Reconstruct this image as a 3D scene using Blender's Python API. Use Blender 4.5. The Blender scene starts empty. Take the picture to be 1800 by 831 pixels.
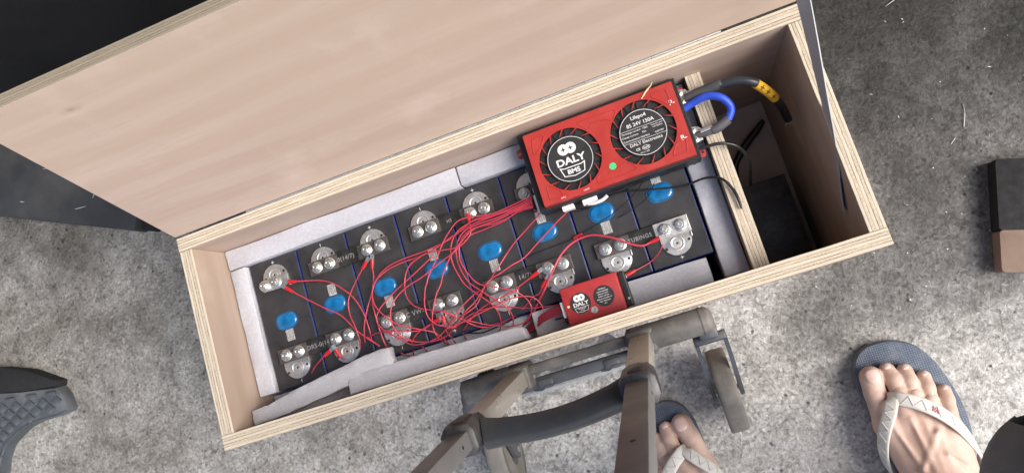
import bpy, bmesh, math, random
import numpy as np
from mathutils import Vector, Matrix

random.seed(7)
rng = np.random.default_rng(11)
S = bpy.context.scene
COL = S.collection
PI = math.pi

# ------------------------------------------------------------------ camera, light
# everything below is written in millimetres; the rim of the plywood box is z = 0, the floor z = FLOOR
FLOOR = -320.0
def V(x, y, z):
    return Vector((x * .001, y * .001, (z - FLOOR) * .001))

cam = bpy.data.cameras.new('camera')
cam.sensor_width = 36.0
cam.lens = 36.0 * 1293.23 / 1800.0
cam.clip_start = .02
cam.clip_end = 200
co = bpy.data.objects.new('camera', cam)
COL.objects.link(co)
CM = Matrix(((0.9277737, 0.3196000, 0.1925921), (-0.2908745, 0.9427376, -0.1632112), (-0.2337261, 0.0954029, 0.9676107))).to_4x4()
CM.translation = V(565.79, -19.97, 814.39)
co.matrix_world = CM
S.camera = co

w = bpy.data.worlds.new('World')
S.world = w
w.use_nodes = True
nt = w.node_tree
bg = nt.nodes['Background']
sky = nt.nodes.new('ShaderNodeTexSky')
sky.sky_type = 'NISHITA'
sky.sun_disc = False
sky.sun_elevation = math.radians(45.4)
sky.sun_rotation = math.radians(110.4)
sky.dust_density = 3.0
sky.air_density = 1.0
nt.links.new(sky.outputs[0], bg.inputs[0])
bg.inputs[1].default_value = .15

sun = bpy.data.lights.new('sun', 'SUN')
sun.energy = 2.6
sun.angle = math.radians(44)
sun.color = (1.0, .965, .93)
so = bpy.data.objects.new('sun', sun)
COL.objects.link(so)
so.rotation_euler = Vector((-.62, .23, -.67)).to_track_quat('-Z', 'Y').to_euler()
so.location = (4, -3, 4)

S.view_settings.view_transform = 'Standard'
S.view_settings.look = 'None'
S.view_settings.exposure = .78
S.view_settings.gamma = 1.0
S.view_settings.use_curve_mapping = False
S.cycles.max_bounces = 8

# ------------------------------------------------------------------ materials
class N:
    """tiny node-graph helper"""
    def __init__(s, name):
        s.m = bpy.data.materials.new(name)
        s.m.use_nodes = True
        s.t = s.m.node_tree
        s.b = s.t.nodes['Principled BSDF']
    def n(s, typ, **kw):
        x = s.t.nodes.new('ShaderNode' + typ)
        for k, v in kw.items():
            setattr(x, k, v)
        return x
    def l(s, a, b):
        s.t.links.new(a, b)
    def coord(s, scale=(1, 1, 1), rot=(0, 0, 0), loc=(0, 0, 0), kind='Object'):
        c = s.n('TexCoord'); m = s.n('Mapping')
        m.inputs['Scale'].default_value = scale
        m.inputs['Rotation'].default_value = rot
        m.inputs['Location'].default_value = loc
        s.l(c.outputs[kind], m.inputs[0])
        return m.outputs[0]
    def noise(s, vec, scale, detail=4, rough=.55, dist=0.0):
        x = s.n('TexNoise')
        x.inputs['Scale'].default_value = scale
        x.inputs['Detail'].default_value = detail
        x.inputs['Roughness'].default_value = rough
        x.inputs['Distortion'].default_value = dist
        if vec is not None: s.l(vec, x.inputs['Vector'])
        return x.outputs['Fac']
    def ramp(s, fac, stops, interp='LINEAR'):
        r = s.n('ValToRGB')
        e = r.color_ramp.elements
        r.color_ramp.interpolation = interp
        while len(e) < len(stops): e.new(.5)
        for q, (p, c) in zip(e, stops):
            q.position = p
            q.color = (c, c, c, 1) if isinstance(c, (int, float)) else (*c, 1)
        s.l(fac, r.inputs[0])
        return r.outputs[0]
    def mix(s, fac, a, b, mode='MIX'):
        x = s.n('Mix', data_type='RGBA', blend_type=mode)
        for sock, val in ((x.inputs['Factor'], fac), (x.inputs['A'], a), (x.inputs['B'], b)):
            if hasattr(val, 'is_output'): s.l(val, sock)
            elif isinstance(val, (int, float)):
                sock.default_value = val if sock.type == 'VALUE' else (val, val, val, 1)
            else: sock.default_value = (*val, 1)
        return [o for o in x.outputs if o.type == 'RGBA'][0]
    def math(s, op, a, b=0.0, c=0.0):
        x = s.n('Math', operation=op)
        for i, val in enumerate((a, b, c)):
            if hasattr(val, 'is_output'): s.l(val, x.inputs[i])
            else: x.inputs[i].default_value = val
        return x.outputs[0]
    def bump(s, h, strength=.3, dist=.001):
        x = s.n('Bump')
        x.inputs['Strength'].default_value = strength
        x.inputs['Distance'].default_value = dist
        s.l(h, x.inputs['Height'])
        s.l(x.outputs[0], s.b.inputs['Normal'])
    def set(s, col=None, rough=None, metal=None, spec=None, coat=None):
        for k, val in (('Base Color', col), ('Roughness', rough), ('Metallic', metal), ('Specular IOR Level', spec), ('Coat Weight', coat)):
            if val is None: continue
            if hasattr(val, 'is_output'): s.l(val, s.b.inputs[k])
            elif k == 'Base Color': s.b.inputs[k].default_value = (*val, 1)
            else: s.b.inputs[k].default_value = val
        return s.m

def plain(name, col, rough=.5, metal=0., var=.25, scale=60, bump=.1, bdist=.0004, bscale=400, spec=None, coat=None, dust=0., dustcol=(.42, .38, .33)):
    g = N(name)
    v = g.coord()
    f = g.noise(v, scale, 5)
    lo = tuple(c * (1 - var) for c in col); hi = tuple(min(1, c * (1 + var)) for c in col)
    c = g.ramp(f, [(.3, lo), (.7, hi)])
    if dust:
        d = g.ramp(g.noise(v, scale * .6, 6, .7), [(.45, 0.), (.8, dust)])
        c = g.mix(d, c, dustcol)
    g.set(c, g.ramp(g.noise(v, scale * 1.7, 4), [(.3, max(0, rough - .08)), (.7, min(1, rough + .1))]), metal, spec, coat)
    if bump: g.bump(g.noise(v, bscale, 3), bump, bdist)
    return g.m

def veneer_mat(name, ax, knot=None, seed=0., dark=1.0):
    """rotary-cut pinkish veneer; ax = the grain axis of the panel's own frame"""
    g = N(name)
    sc = [5., 5., 5.]; sc[ax] = .9
    v = g.coord(tuple(sc), loc=(seed, seed * 1.7, seed * .6))
    a = g.noise(v, 1.6, 5, .55, 1.1)
    b = g.noise(v, 7, 6, .65, .6)
    sf = [60., 60., 60.]; sf[ax] = 3.
    v2 = g.coord(tuple(sf))
    f = g.noise(v2, 6, 4, .7)
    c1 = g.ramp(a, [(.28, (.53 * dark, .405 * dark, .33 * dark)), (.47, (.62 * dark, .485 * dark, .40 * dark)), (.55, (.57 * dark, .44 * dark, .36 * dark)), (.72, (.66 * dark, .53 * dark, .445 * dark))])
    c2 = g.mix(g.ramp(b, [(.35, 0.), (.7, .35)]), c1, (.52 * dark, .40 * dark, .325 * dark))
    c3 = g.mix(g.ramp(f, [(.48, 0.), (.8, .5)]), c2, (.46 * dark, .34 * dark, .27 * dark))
    wvt = g.n('TexWave', bands_direction=('Z' if ax != 2 else 'X')); wvt.inputs['Scale'].default_value = 7; wvt.inputs['Distortion'].default_value = 7; wvt.inputs['Detail'].default_value = 3; wvt.inputs['Detail Scale'].default_value = 1.2
    ws = [1., 1., 1.]; ws[ax] = .16; g.l(g.coord(tuple(ws), loc=(seed, seed, seed)), wvt.inputs['Vector'])
    c3 = g.mix(g.ramp(wvt.outputs['Fac'], [(.25, 0.), (.8, .38)]), c3, (.47 * dark, .335 * dark, .255 * dark))
    tn = g.noise(g.coord((2.2, 2.2, 2.2), loc=(seed, 0, 3)), 1.0, 3, .5)
    c3 = g.mix(g.ramp(tn, [(.42, 0.), (.62, .55)]), c3, (.56 * dark, .43 * dark, .325 * dark))
    # a few pale rubbed patches
    p = g.noise(g.coord((1, 1, 1)), 9, 5, .6)
    c3 = g.mix(g.ramp(p, [(.56, 0.), (.75, .25)]), c3, (.70, .585, .505))
    if knot:
        tc = g.n('TexCoord'); vm = g.n('VectorMath', operation='SUBTRACT')
        g.l(tc.outputs['Object'], vm.inputs[0]); vm.inputs[1].default_value = knot
        mp = g.n('Mapping'); mp.inputs['Scale'].default_value = (60, 130, 130); g.l(vm.outputs[0], mp.inputs[0])
        ln = g.n('VectorMath', operation='LENGTH'); g.l(mp.outputs[0], ln.inputs[0])
        d = g.math('ADD', ln.outputs['Value'], g.math('MULTIPLY', g.math('SUBTRACT', b, .5), 1.4))
        c3 = g.mix(g.ramp(d, [(.05, .55), (.3, .22), (1.0, 0.)]), c3, (.20, .12, .085))
    g.set(c3, .62, 0, .3)
    h = g.math('ADD', f, g.math('MULTIPLY', b, .5))
    g.bump(h, .18, .0004)
    return g.m

def ply_mat(name, thick_ax, long_ax, thick=.018, off=0., plies=5, shade_tint=0.):
    """sawn plywood edge: light and brown plies stacked along thick_ax"""
    g = N(name)
    tc = g.n('TexCoord'); sx = g.n('SeparateXYZ'); g.l(tc.outputs['Object'], sx.inputs[0])
    t = sx.outputs[thick_ax]
    sc = [260., 260., 260.]; sc[long_ax] = 22.
    ragged = g.noise(g.coord(tuple(sc)), 1.0, 5, .65)
    sc2 = [40., 40., 40.]; sc2[long_ax] = 4.
    wav = g.noise(g.coord(tuple(sc2)), 1.0, 3, .5)
    ph = g.math('MULTIPLY', g.math('ADD', t, off), plies / thick)
    ph = g.math('ADD', ph, g.math('MULTIPLY', g.math('SUBTRACT', wav, .5), .38))
    ph = g.math('ADD', ph, g.math('MULTIPLY', g.math('SUBTRACT', ragged, .5), .5))
    fr = g.math('FRACT', ph)
    par = g.math('FRACT', g.math('MULTIPLY', g.math('FLOOR', ph), .5))   # 0 or .5 : alternate plies
    light = g.mix(g.ramp(g.noise(g.coord(tuple(sc)), 2.2, 4), [(.3, 0.), (.7, 1.)]), (.62, .545, .43), (.53, .455, .345))
    endg = g.mix(g.ramp(g.noise(g.coord((500, 500, 500)), 1, 3), [(.35, 0.), (.7, 1.)]), (.57, .495, .385), (.41, .33, .24))
    c = g.mix(g.ramp(par, [(.2, 0.), (.3, 1.)]), light, endg)
    glue = g.ramp(fr, [(.0, 1.), (.09, .9), (.17, 0.), (.92, 0.), (1., 1.)])
    gl = g.math('MULTIPLY', glue, g.ramp(ragged, [(.36, .15), (.56, 1.)]))
    c = g.mix(gl, c, (.18, .128, .085))
    sv = [30., 30., 30.]; sv[long_ax] = 5.; sv[thick_ax] = 160.
    void = g.ramp(g.noise(g.coord(tuple(sv), loc=(4, 4, 4)), 1.0, 3, .5), [(.70, 0.), (.76, .85)])
    c = g.mix(void, c, (.10, .065, .04))
    # dirt blotches
    d = g.ramp(g.noise(g.coord((14, 14, 14)), 1, 6, .7), [(.58, 0.), (.85, .4)])
    c = g.mix(d, c, (.33, .26, .18))
    if shade_tint: c = g.mix(g.ramp(wav, [(.2, shade_tint * .7), (.8, shade_tint)]), c, (.20, .165, .115))  # shade tone painted over the plies for an edge out of direct light
    g.set(c, .8, 0, .2)
    h = g.math('SUBTRACT', ragged, g.math('MULTIPLY', gl, .9))
    g.bump(h, .55, .0009)
    return g.m

def floor_mat():
    g = N('rough_concrete')
    v = g.coord()
    big = g.noise(v, 1.9, 5, .6, .4)
    mid = g.noise(v, 9, 6, .65, .6)
    fine = g.noise(v, 190, 8, .70, .0)
    fine2 = g.noise(v, 330, 4, .7)
    lump = g.noise(v, 48, 4, .6, .3)
    vo = g.n('TexVoronoi'); vo.inputs['Scale'].default_value = 150; vo.inputs['Randomness'].default_value = 1
    g.l(v, vo.inputs['Vector'])
    pb = g.n('TexVoronoi', feature='SMOOTH_F1'); pb.inputs['Scale'].default_value = 150; pb.inputs['Smoothness'].default_value = .5
    wv = g.n('VectorMath', operation='ADD'); g.l(v, wv.inputs[0])
    nv = g.n('TexNoise'); nv.inputs['Scale'].default_value = 60; g.l(v, nv.inputs['Vector'])
    ns = g.n('VectorMath', operation='SCALE'); ns.inputs['Scale'].default_value = .012; g.l(nv.outputs['Color'], ns.inputs[0]); g.l(ns.outputs[0], wv.inputs[1])
    g.l(wv.outputs[0], pb.inputs['Vector'])
    frac = g.noise(v, 30, 12, .74, .25)          # trowelled, weathered surface: one broad-band noise, not a weave
    worn = g.ramp(g.noise(g.coord(loc=(1, 9, 0)), 4.2, 5, .6), [(.40, 0.), (.62, 1.)])
    c = g.ramp(frac, [(.30, (.24, .231, .212)), (.42, (.47, .459, .432)), (.50, (.61, .597, .568)), (.60, (.70, .688, .66)), (.72, (.80, .788, .76))])
    c = g.mix(g.math('MULTIPLY', worn, .45), c, (.585, .572, .545))
    ag = g.n('TexVoronoi'); ag.inputs['Scale'].default_value = 230; g.l(wv.outputs[0], ag.inputs['Vector'])
    agv = g.n('SeparateXYZ'); g.l(ag.outputs['Color'], agv.inputs[0])
    c = g.mix(.75, c, g.ramp(agv.outputs[0], [(.0, .5), (.25, .88), (.75, 1.06), (1., 1.35)]), 'MULTIPLY')
    c = g.mix(.8, c, g.ramp(fine, [(.33, .42), (.45, .86), (.55, 1.06), (.68, 1.32)]), 'MULTIPLY')
    # open pits and pale stones, sparse
    pt = g.n('TexVoronoi'); pt.inputs['Scale'].default_value = 75; g.l(v, pt.inputs['Vector'])
    ptc = g.n('SeparateXYZ'); g.l(pt.outputs['Color'], ptc.inputs[0])
    pit = g.math('MULTIPLY', g.ramp(pt.outputs['Distance'], [(.10, 1.), (.24, 0.)]), g.ramp(ptc.outputs[0], [(.86, 0.), (.9, 1.)]))
    c = g.mix(g.math('MULTIPLY', pit, .8), c, (.085, .08, .072))
    stone = g.math('MULTIPLY', g.ramp(pt.outputs['Distance'], [(.18, 1.), (.24, 0.)]), g.ramp(ptc.outputs[1], [(.80, 0.), (.84, 1.)]))
    c = g.mix(g.math('MULTIPLY', stone, .7), c, (.74, .73, .70))
    # brown and dark soaked-in patches
    c = g.mix(g.ramp(mid, [(.52, 0.), (.8, .42)]), c, (.19, .18, .16))
    c = g.mix(g.ramp(g.noise(g.coord(loc=(3, 1, 0)), 3.4, 5, .7), [(.52, 0.), (.74, .4)]), c, (.2, .185, .165))
    # small round oil spots
    sp = g.n('TexVoronoi'); sp.inputs['Scale'].default_value = 11; g.l(g.coord(loc=(.3, .7, 0)), sp.inputs['Vector'])
    sd = g.math('ADD', sp.outputs['Distance'], g.math('MULTIPLY', fine, .16))
    c = g.mix(g.ramp(sd, [(.10, .8), (.15, 0.)]), c, (.05, .048, .045))
    ck = g.n('TexVoronoi', feature='DISTANCE_TO_EDGE'); ck.inputs['Scale'].default_value = 1.25
    cv = g.n('VectorMath', operation='ADD'); g.l(v, cv.inputs[0])
    cn = g.n('TexNoise'); cn.inputs['Scale'].default_value = 7; cn.inputs['Detail'].default_value = 6; g.l(v, cn.inputs['Vector'])
    cs_ = g.n('VectorMath', operation='SCALE'); cs_.inputs['Scale'].default_value = .22; g.l(cn.outputs['Color'], cs_.inputs[0]); g.l(cs_.outputs[0], cv.inputs[1]); g.l(cv.outputs[0], ck.inputs['Vector'])
    c = g.mix(g.ramp(ck.outputs['Distance'], [(.0, .45), (.004, 0.)]), c, (.10, .095, .085))
    # oil stains mixed with painted shade: darker to back right and left
    sx = g.n('SeparateXYZ'); g.l(v, sx.inputs[0])
    x, y = sx.outputs[0], sx.outputs[1]
    wob = g.math('MULTIPLY', g.math('SUBTRACT', big, .5), .85)
    wob2 = g.math('MULTIPLY', g.math('SUBTRACT', mid, .5), .25)
    wob = g.math('ADD', wob, wob2)
    r = g.math('ADD', g.math('ADD', g.math('MULTIPLY', y, 1.0), g.math('MULTIPLY', x, .42)), wob)     # grows to back right
    oil = g.ramp(g.math('MULTIPLY', g.math('SUBTRACT', r, .17), 1.8), [(.0, 0.), (.35, .6), (.9, .97)])
    c = g.mix(oil, c, (.055, .053, .049), 'MULTIPLY')
    lft = g.math('SUBTRACT', g.math('MULTIPLY', wob, .5), x)
    left_dirt_shade = g.ramp(g.math('ADD', g.math('MULTIPLY', lft, 1.25), .38), [(.0, 0.), (.45, .5), (1., .8)])
    pat = g.noise(g.coord(loc=(7, 2, 0)), 5.5, 5, .62, .5)
    left_dirt_shade = g.math('MULTIPLY', left_dirt_shade, g.ramp(pat, [(.34, .45), (.62, 1.)]))
    c = g.mix(left_dirt_shade, c, (.19, .175, .14), 'MULTIPLY')  # dimmer left side painted into the colour, broken by brown patches
    rough = g.mix(oil, .85, .55)
    g.set(c, rough, 0, .35)
    h = g.math('SUBTRACT', g.math('MULTIPLY', frac, g.math('SUBTRACT', 1.2, g.math('MULTIPLY', worn, .55))), g.math('MULTIPLY', pit, .22))
    h = g.math('ADD', h, g.math('MULTIPLY', fine, .38))
    g.bump(h, 1.0, .0095)
    return g.m

def foam_mat():
    g = N('white_packing_foam')
    v = g.coord()
    vo = g.n('TexVoronoi'); vo.inputs['Scale'].default_value = 330; g.l(v, vo.inputs['Vector'])
    n1 = g.noise(v, 240, 4, .7)
    n2 = g.noise(v, 18, 4, .5)
    c = g.ramp(n1, [(.3, (.42, .42, .45)), (.55, (.475, .475, .51)), (.75, (.55, .55, .585))])
    c = g.mix(g.ramp(n2, [(.4, 0.), (.75, .3)]), c, (.52, .52, .56))
    g.set(c, .55, 0, .35)
    g.b.inputs['Subsurface Weight'].default_value = .12
    g.b.inputs['Subsurface Radius'].default_value = (.004, .004, .004)
    g.bump(g.math('ADD', vo.outputs['Distance'], n1), .16, .0012)
    return g.m

def webbing_mat():
    g = N('grey_webbing')
    v = g.coord()
    br = g.n('TexBrick'); br.inputs['Scale'].default_value = 210
    br.inputs['Color1'].default_value = (.17, .168, .165, 1); br.inputs['Color2'].default_value = (.23, .227, .222, 1)
    br.inputs['Mortar'].default_value = (.40, .40, .40, 1); br.inputs['Mortar Size'].default_value = .07
    g.l(g.coord(kind='UV', scale=(1, 1, 1)), br.inputs['Vector'])
    g.set(br.outputs['Color'], .7)
    g.bump(br.outputs['Fac'], .5, .0006)
    return g.m

def skin_mat():
    g = N('skin')
    v = g.coord()
    a = g.noise(v, 28, 5, .6)
    b = g.noise(v, 7, 3, .5)
    c = g.ramp(a, [(.3, (.44, .30, .24)), (.5, (.545, .39, .32)), (.72, (.63, .48, .405))])
    c = g.mix(g.ramp(b, [(.45, 0.), (.7, .5)]), c, (.55, .33, .27))
    g.set(c, .5, 0, .4)
    g.b.inputs['Subsurface Weight'].default_value = .18
    g.b.inputs['Subsurface Radius'].default_value = (.006, .0025, .0015)
    vo = g.n('TexVoronoi'); vo.inputs['Scale'].default_value = 700; g.l(v, vo.inputs['Vector'])
    g.bump(g.math('ADD', g.noise(v, 120, 5, .7), g.math('MULTIPLY', vo.outputs['Distance'], .4)), .35, .0009)
    return g.m

def sandal_mat():
    g = N('blue_rubber_sole')
    vo = g.n('TexVoronoi'); vo.inputs['Scale'].default_value = 330; vo.inputs['Randomness'].default_value = .15
    v = g.coord(); g.l(v, vo.inputs['Vector'])
    c = g.ramp(vo.outputs['Distance'], [(.15, (.15, .18, .23)), (.5, (.062, .083, .125))])
    c = g.mix(g.ramp(g.noise(v, 40, 5, .7), [(.45, 0.), (.75, .45)]), c, (.28, .29, .30))
    g.set(c, .75)
    h = g.ramp(vo.outputs['Distance'], [(.1, 1.), (.5, 0.)])
    g.bump(h, .6, .001)
    return g.m

def cloth_mat():
    g = N('charcoal_trouser_cloth')
    v = g.coord()
    wv = g.n('TexWave'); wv.inputs['Scale'].default_value = 420; wv.inputs['Distortion'].default_value = .6
    g.l(v, wv.inputs['Vector'])
    a = g.noise(v, 9, 4)
    c = g.ramp(a, [(.3, (.10, .10, .108)), (.7, (.145, .145, .155))])
    g.set(c, .9, 0, .2)
    g.b.inputs['Sheen Weight'].default_value = .3
    g.bump(g.math('ADD', g.math('MULTIPLY', wv.outputs['Fac'], .3), g.noise(v, 14, 4)), .4, .004)
    return g.m

M = {}
M['floor'] = floor_mat()
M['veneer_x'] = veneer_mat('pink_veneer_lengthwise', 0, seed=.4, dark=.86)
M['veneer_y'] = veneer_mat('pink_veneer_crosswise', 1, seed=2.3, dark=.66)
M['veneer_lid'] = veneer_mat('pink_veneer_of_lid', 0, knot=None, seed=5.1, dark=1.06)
M['ply_y_long'] = ply_mat('ply_edge_long', 1, 0)
M['ply_x_long'] = ply_mat('ply_edge_cross', 0, 1)
M['ply_lid'] = ply_mat('ply_edge_lid', 1, 0, shade_tint=.6)  # shade of the lid's upper edge is painted into its colour
M['foam'] = foam_mat()
M['cell_top'] = plain('black_cell_insulator', (.026, .025, .027), .42, var=.35, scale=25, bump=.12, bdist=.0003, bscale=500, dust=.10)
M['cell_blue'] = plain('blue_cell_wrap', (.018, .035, .20), .3, var=.2, bump=0)
M['vent'] = plain('blue_vent_film', (.008, .135, .33), .16, var=.3, scale=90, bump=.5, bdist=.002, bscale=75, coat=.6)
M['vent_rim'] = plain('dark_blue_vent_rim', (.02, .10, .22), .3, bump=0)
M['sticker'] = plain('grey_code_sticker', (.38, .37, .36), .55, scale=500, var=.5, bump=0)
M['alu'] = plain('brushed_aluminium', (.60, .585, .56), .42, metal=.85, var=.12, scale=120, bump=.12, bscale=600, dust=.2)
M['steel'] = plain('zinc_plated_steel', (.66, .66, .63), .34, metal=.9, var=.15, scale=300, bump=.05)
M['hole'] = plain('dark_hole', (.012, .012, .012), .6, bump=0)
M['shrink'] = plain('black_heat_shrink', (.016, .015, .015), .32, var=.3, scale=80, bump=.25, bdist=.0005, bscale=120, dust=.08)
M['shrink_end'] = plain('smoky_heat_shrink_over_bar', (.075, .066, .060), .3, var=.25, scale=80, bump=.2, bdist=.0004, bscale=160, coat=.3)
M['wire_red'] = plain('red_wire_sheath', (.50, .045, .075), .34, var=.15, scale=40, bump=0)
M['wire_red_dull'] = plain('dull_red_wire_sheath', (.40, .045, .075), .42, var=.2, scale=40, bump=0)
M['lug_red'] = plain('red_lug_sleeve', (.50, .018, .022), .3, var=.2, bump=0)
M['black_wire'] = plain('black_wire_sheath', (.014, .014, .015), .35, var=.2, bump=0)
M['blue_cable'] = plain('blue_silicone_cable', (.025, .075, .52), .45, var=.15, scale=70, bump=.05)
M['grey_cable'] = plain('slate_cable_sheath', (.028, .034, .040), .38, var=.2, bump=.05)
M['sleeve_grey'] = plain('matt_grey_shrink_sleeve', (.062, .062, .066), .6, var=.2, bump=.1)
M['yellow'] = plain('yellow_marker_sleeve', (.74, .40, .03), .4, var=.1, bump=.04)
M['red_paint'] = plain('red_coated_cover', (.38, .034, .028), .36, metal=.0, var=.10, scale=35, bump=.08, bdist=.0003, bscale=900, coat=.15, dust=.04)
M['red_paint_dull'] = plain('dull_red_coated_cover', (.36, .026, .028), .5, var=.12, scale=50, bump=.1, bdist=.0003, bscale=700)
M['black_metal'] = plain('black_anodised_base', (.016, .016, .017), .45, metal=.2, var=.3, scale=50, bump=.1)
M['black_plastic'] = plain('black_moulded_plastic', (.020, .021, .024), .42, var=.25, scale=40, bump=.15, bscale=500, dust=.22)
M['label'] = plain('matt_black_label', (.022, .021, .022), .48, var=.15, bump=0)
M['print'] = plain('silver_white_print', (.72, .71, .69), .5, var=.06, bump=0)
M['print_grey'] = plain('grey_ink_print', (.25, .25, .245), .5, var=.1, bump=0)
M['white_plastic'] = plain('white_nylon', (.78, .77, .74), .4, var=.06, bump=.05)
M['green'] = plain('green_inspection_sticker', (.06, .52, .20), .5, var=.1, bump=0)
M['wood_sliver'] = plain('pale_splinter', (.72, .50, .27), .7, var=.2, scale=200)
M['bronze'] = plain('champagne_anodised_tube', (.44, .405, .36), .32, metal=.35, var=.06, scale=14, bump=.06, dust=.08, dustcol=(.5, .46, .4))
M['dark_tube'] = plain('dull_bronze_tube', (.15, .148, .148), .42, metal=.0, var=.06, scale=14, bump=.04, dust=.0, dustcol=(.4, .37, .34))
M['dusty_plastic'] = plain('dusty_grey_plastic', (.085, .082, .078), .55, var=.3, scale=22, bump=.25, bscale=300, dust=.45)
M['tyre'] = plain('dusty_grey_tyre', (.17, .158, .14), .85, var=.3, scale=28, bump=.5, bdist=.0012, bscale=420, dust=.35)
M['dark_metal'] = plain('painted_steel_bracket', (.075, .082, .092), .45, metal=.3, var=.2, scale=30, bump=.1, dust=.2)
M['panel'] = plain('scuffed_charcoal_sheet', (.034, .036, .039), .55, var=.3, scale=9, bump=.2, bscale=150, dust=.14)
M['cabinet'] = plain('black_painted_steel', (.010, .010, .011), .5, var=.2, scale=6, bump=.05)
M['tread'] = plain('slate_moulded_plastic', (.070, .080, .091), .55, var=.25, scale=25, bump=.3, bscale=400, dust=.2)
M['mat_black'] = plain('black_rubber', (.010, .010, .011), .8, var=.2, bump=.2)
M['fibreboard'] = plain('brown_fibreboard', (.24, .165, .12), .75, var=.15, scale=30, bump=.3, bscale=260)
M['webbing'] = webbing_mat()
M['skin'] = skin_mat()
M['nail'] = plain('toenail', (.70, .50, .44), .28, var=.08, bump=.05)
M['sandal'] = sandal_mat()
M['sandal_side'] = plain('grey_sole_edge', (.12, .125, .14), .7, var=.3, scale=60, dust=.4)
M['strap_white'] = plain('white_rubber_strap', (.60, .585, .545), .5, var=.07, scale=40, bump=.1, dust=.15)
M['strap_mark'] = plain('dark_red_print', (.33, .05, .06), .5, bump=0)
M['cloth'] = cloth_mat()
M['plaster'] = plain('grey_plaster', (.34, .335, .325), .9, var=.1, scale=3, bump=.2, bdist=.002, bscale=60)
M['fan_black'] = plain('matt_black_fan', (.012, .012, .013), .75, var=.2, bump=0)
M['slate_plastic'] = plain('slate_black_moulding', (.026, .029, .034), .42, var=.12, scale=18, bump=.1, bscale=500, dust=.06)
M['chip'] = plain('pale_metal_chip', (.56, .56, .54), .35, metal=.4, var=.3, scale=90, bump=0)
g = N('green_led'); g.set((.1, .8, .1), .3); g.b.inputs['Emission Color'].default_value = (.08, 1, .06, 1); g.b.inputs['Emission Strength'].default_value = 2.5
M['led'] = g.m

# ------------------------------------------------------------------ mesh helpers
ORG = {}   # object name -> world origin of its thing (mm)

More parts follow.
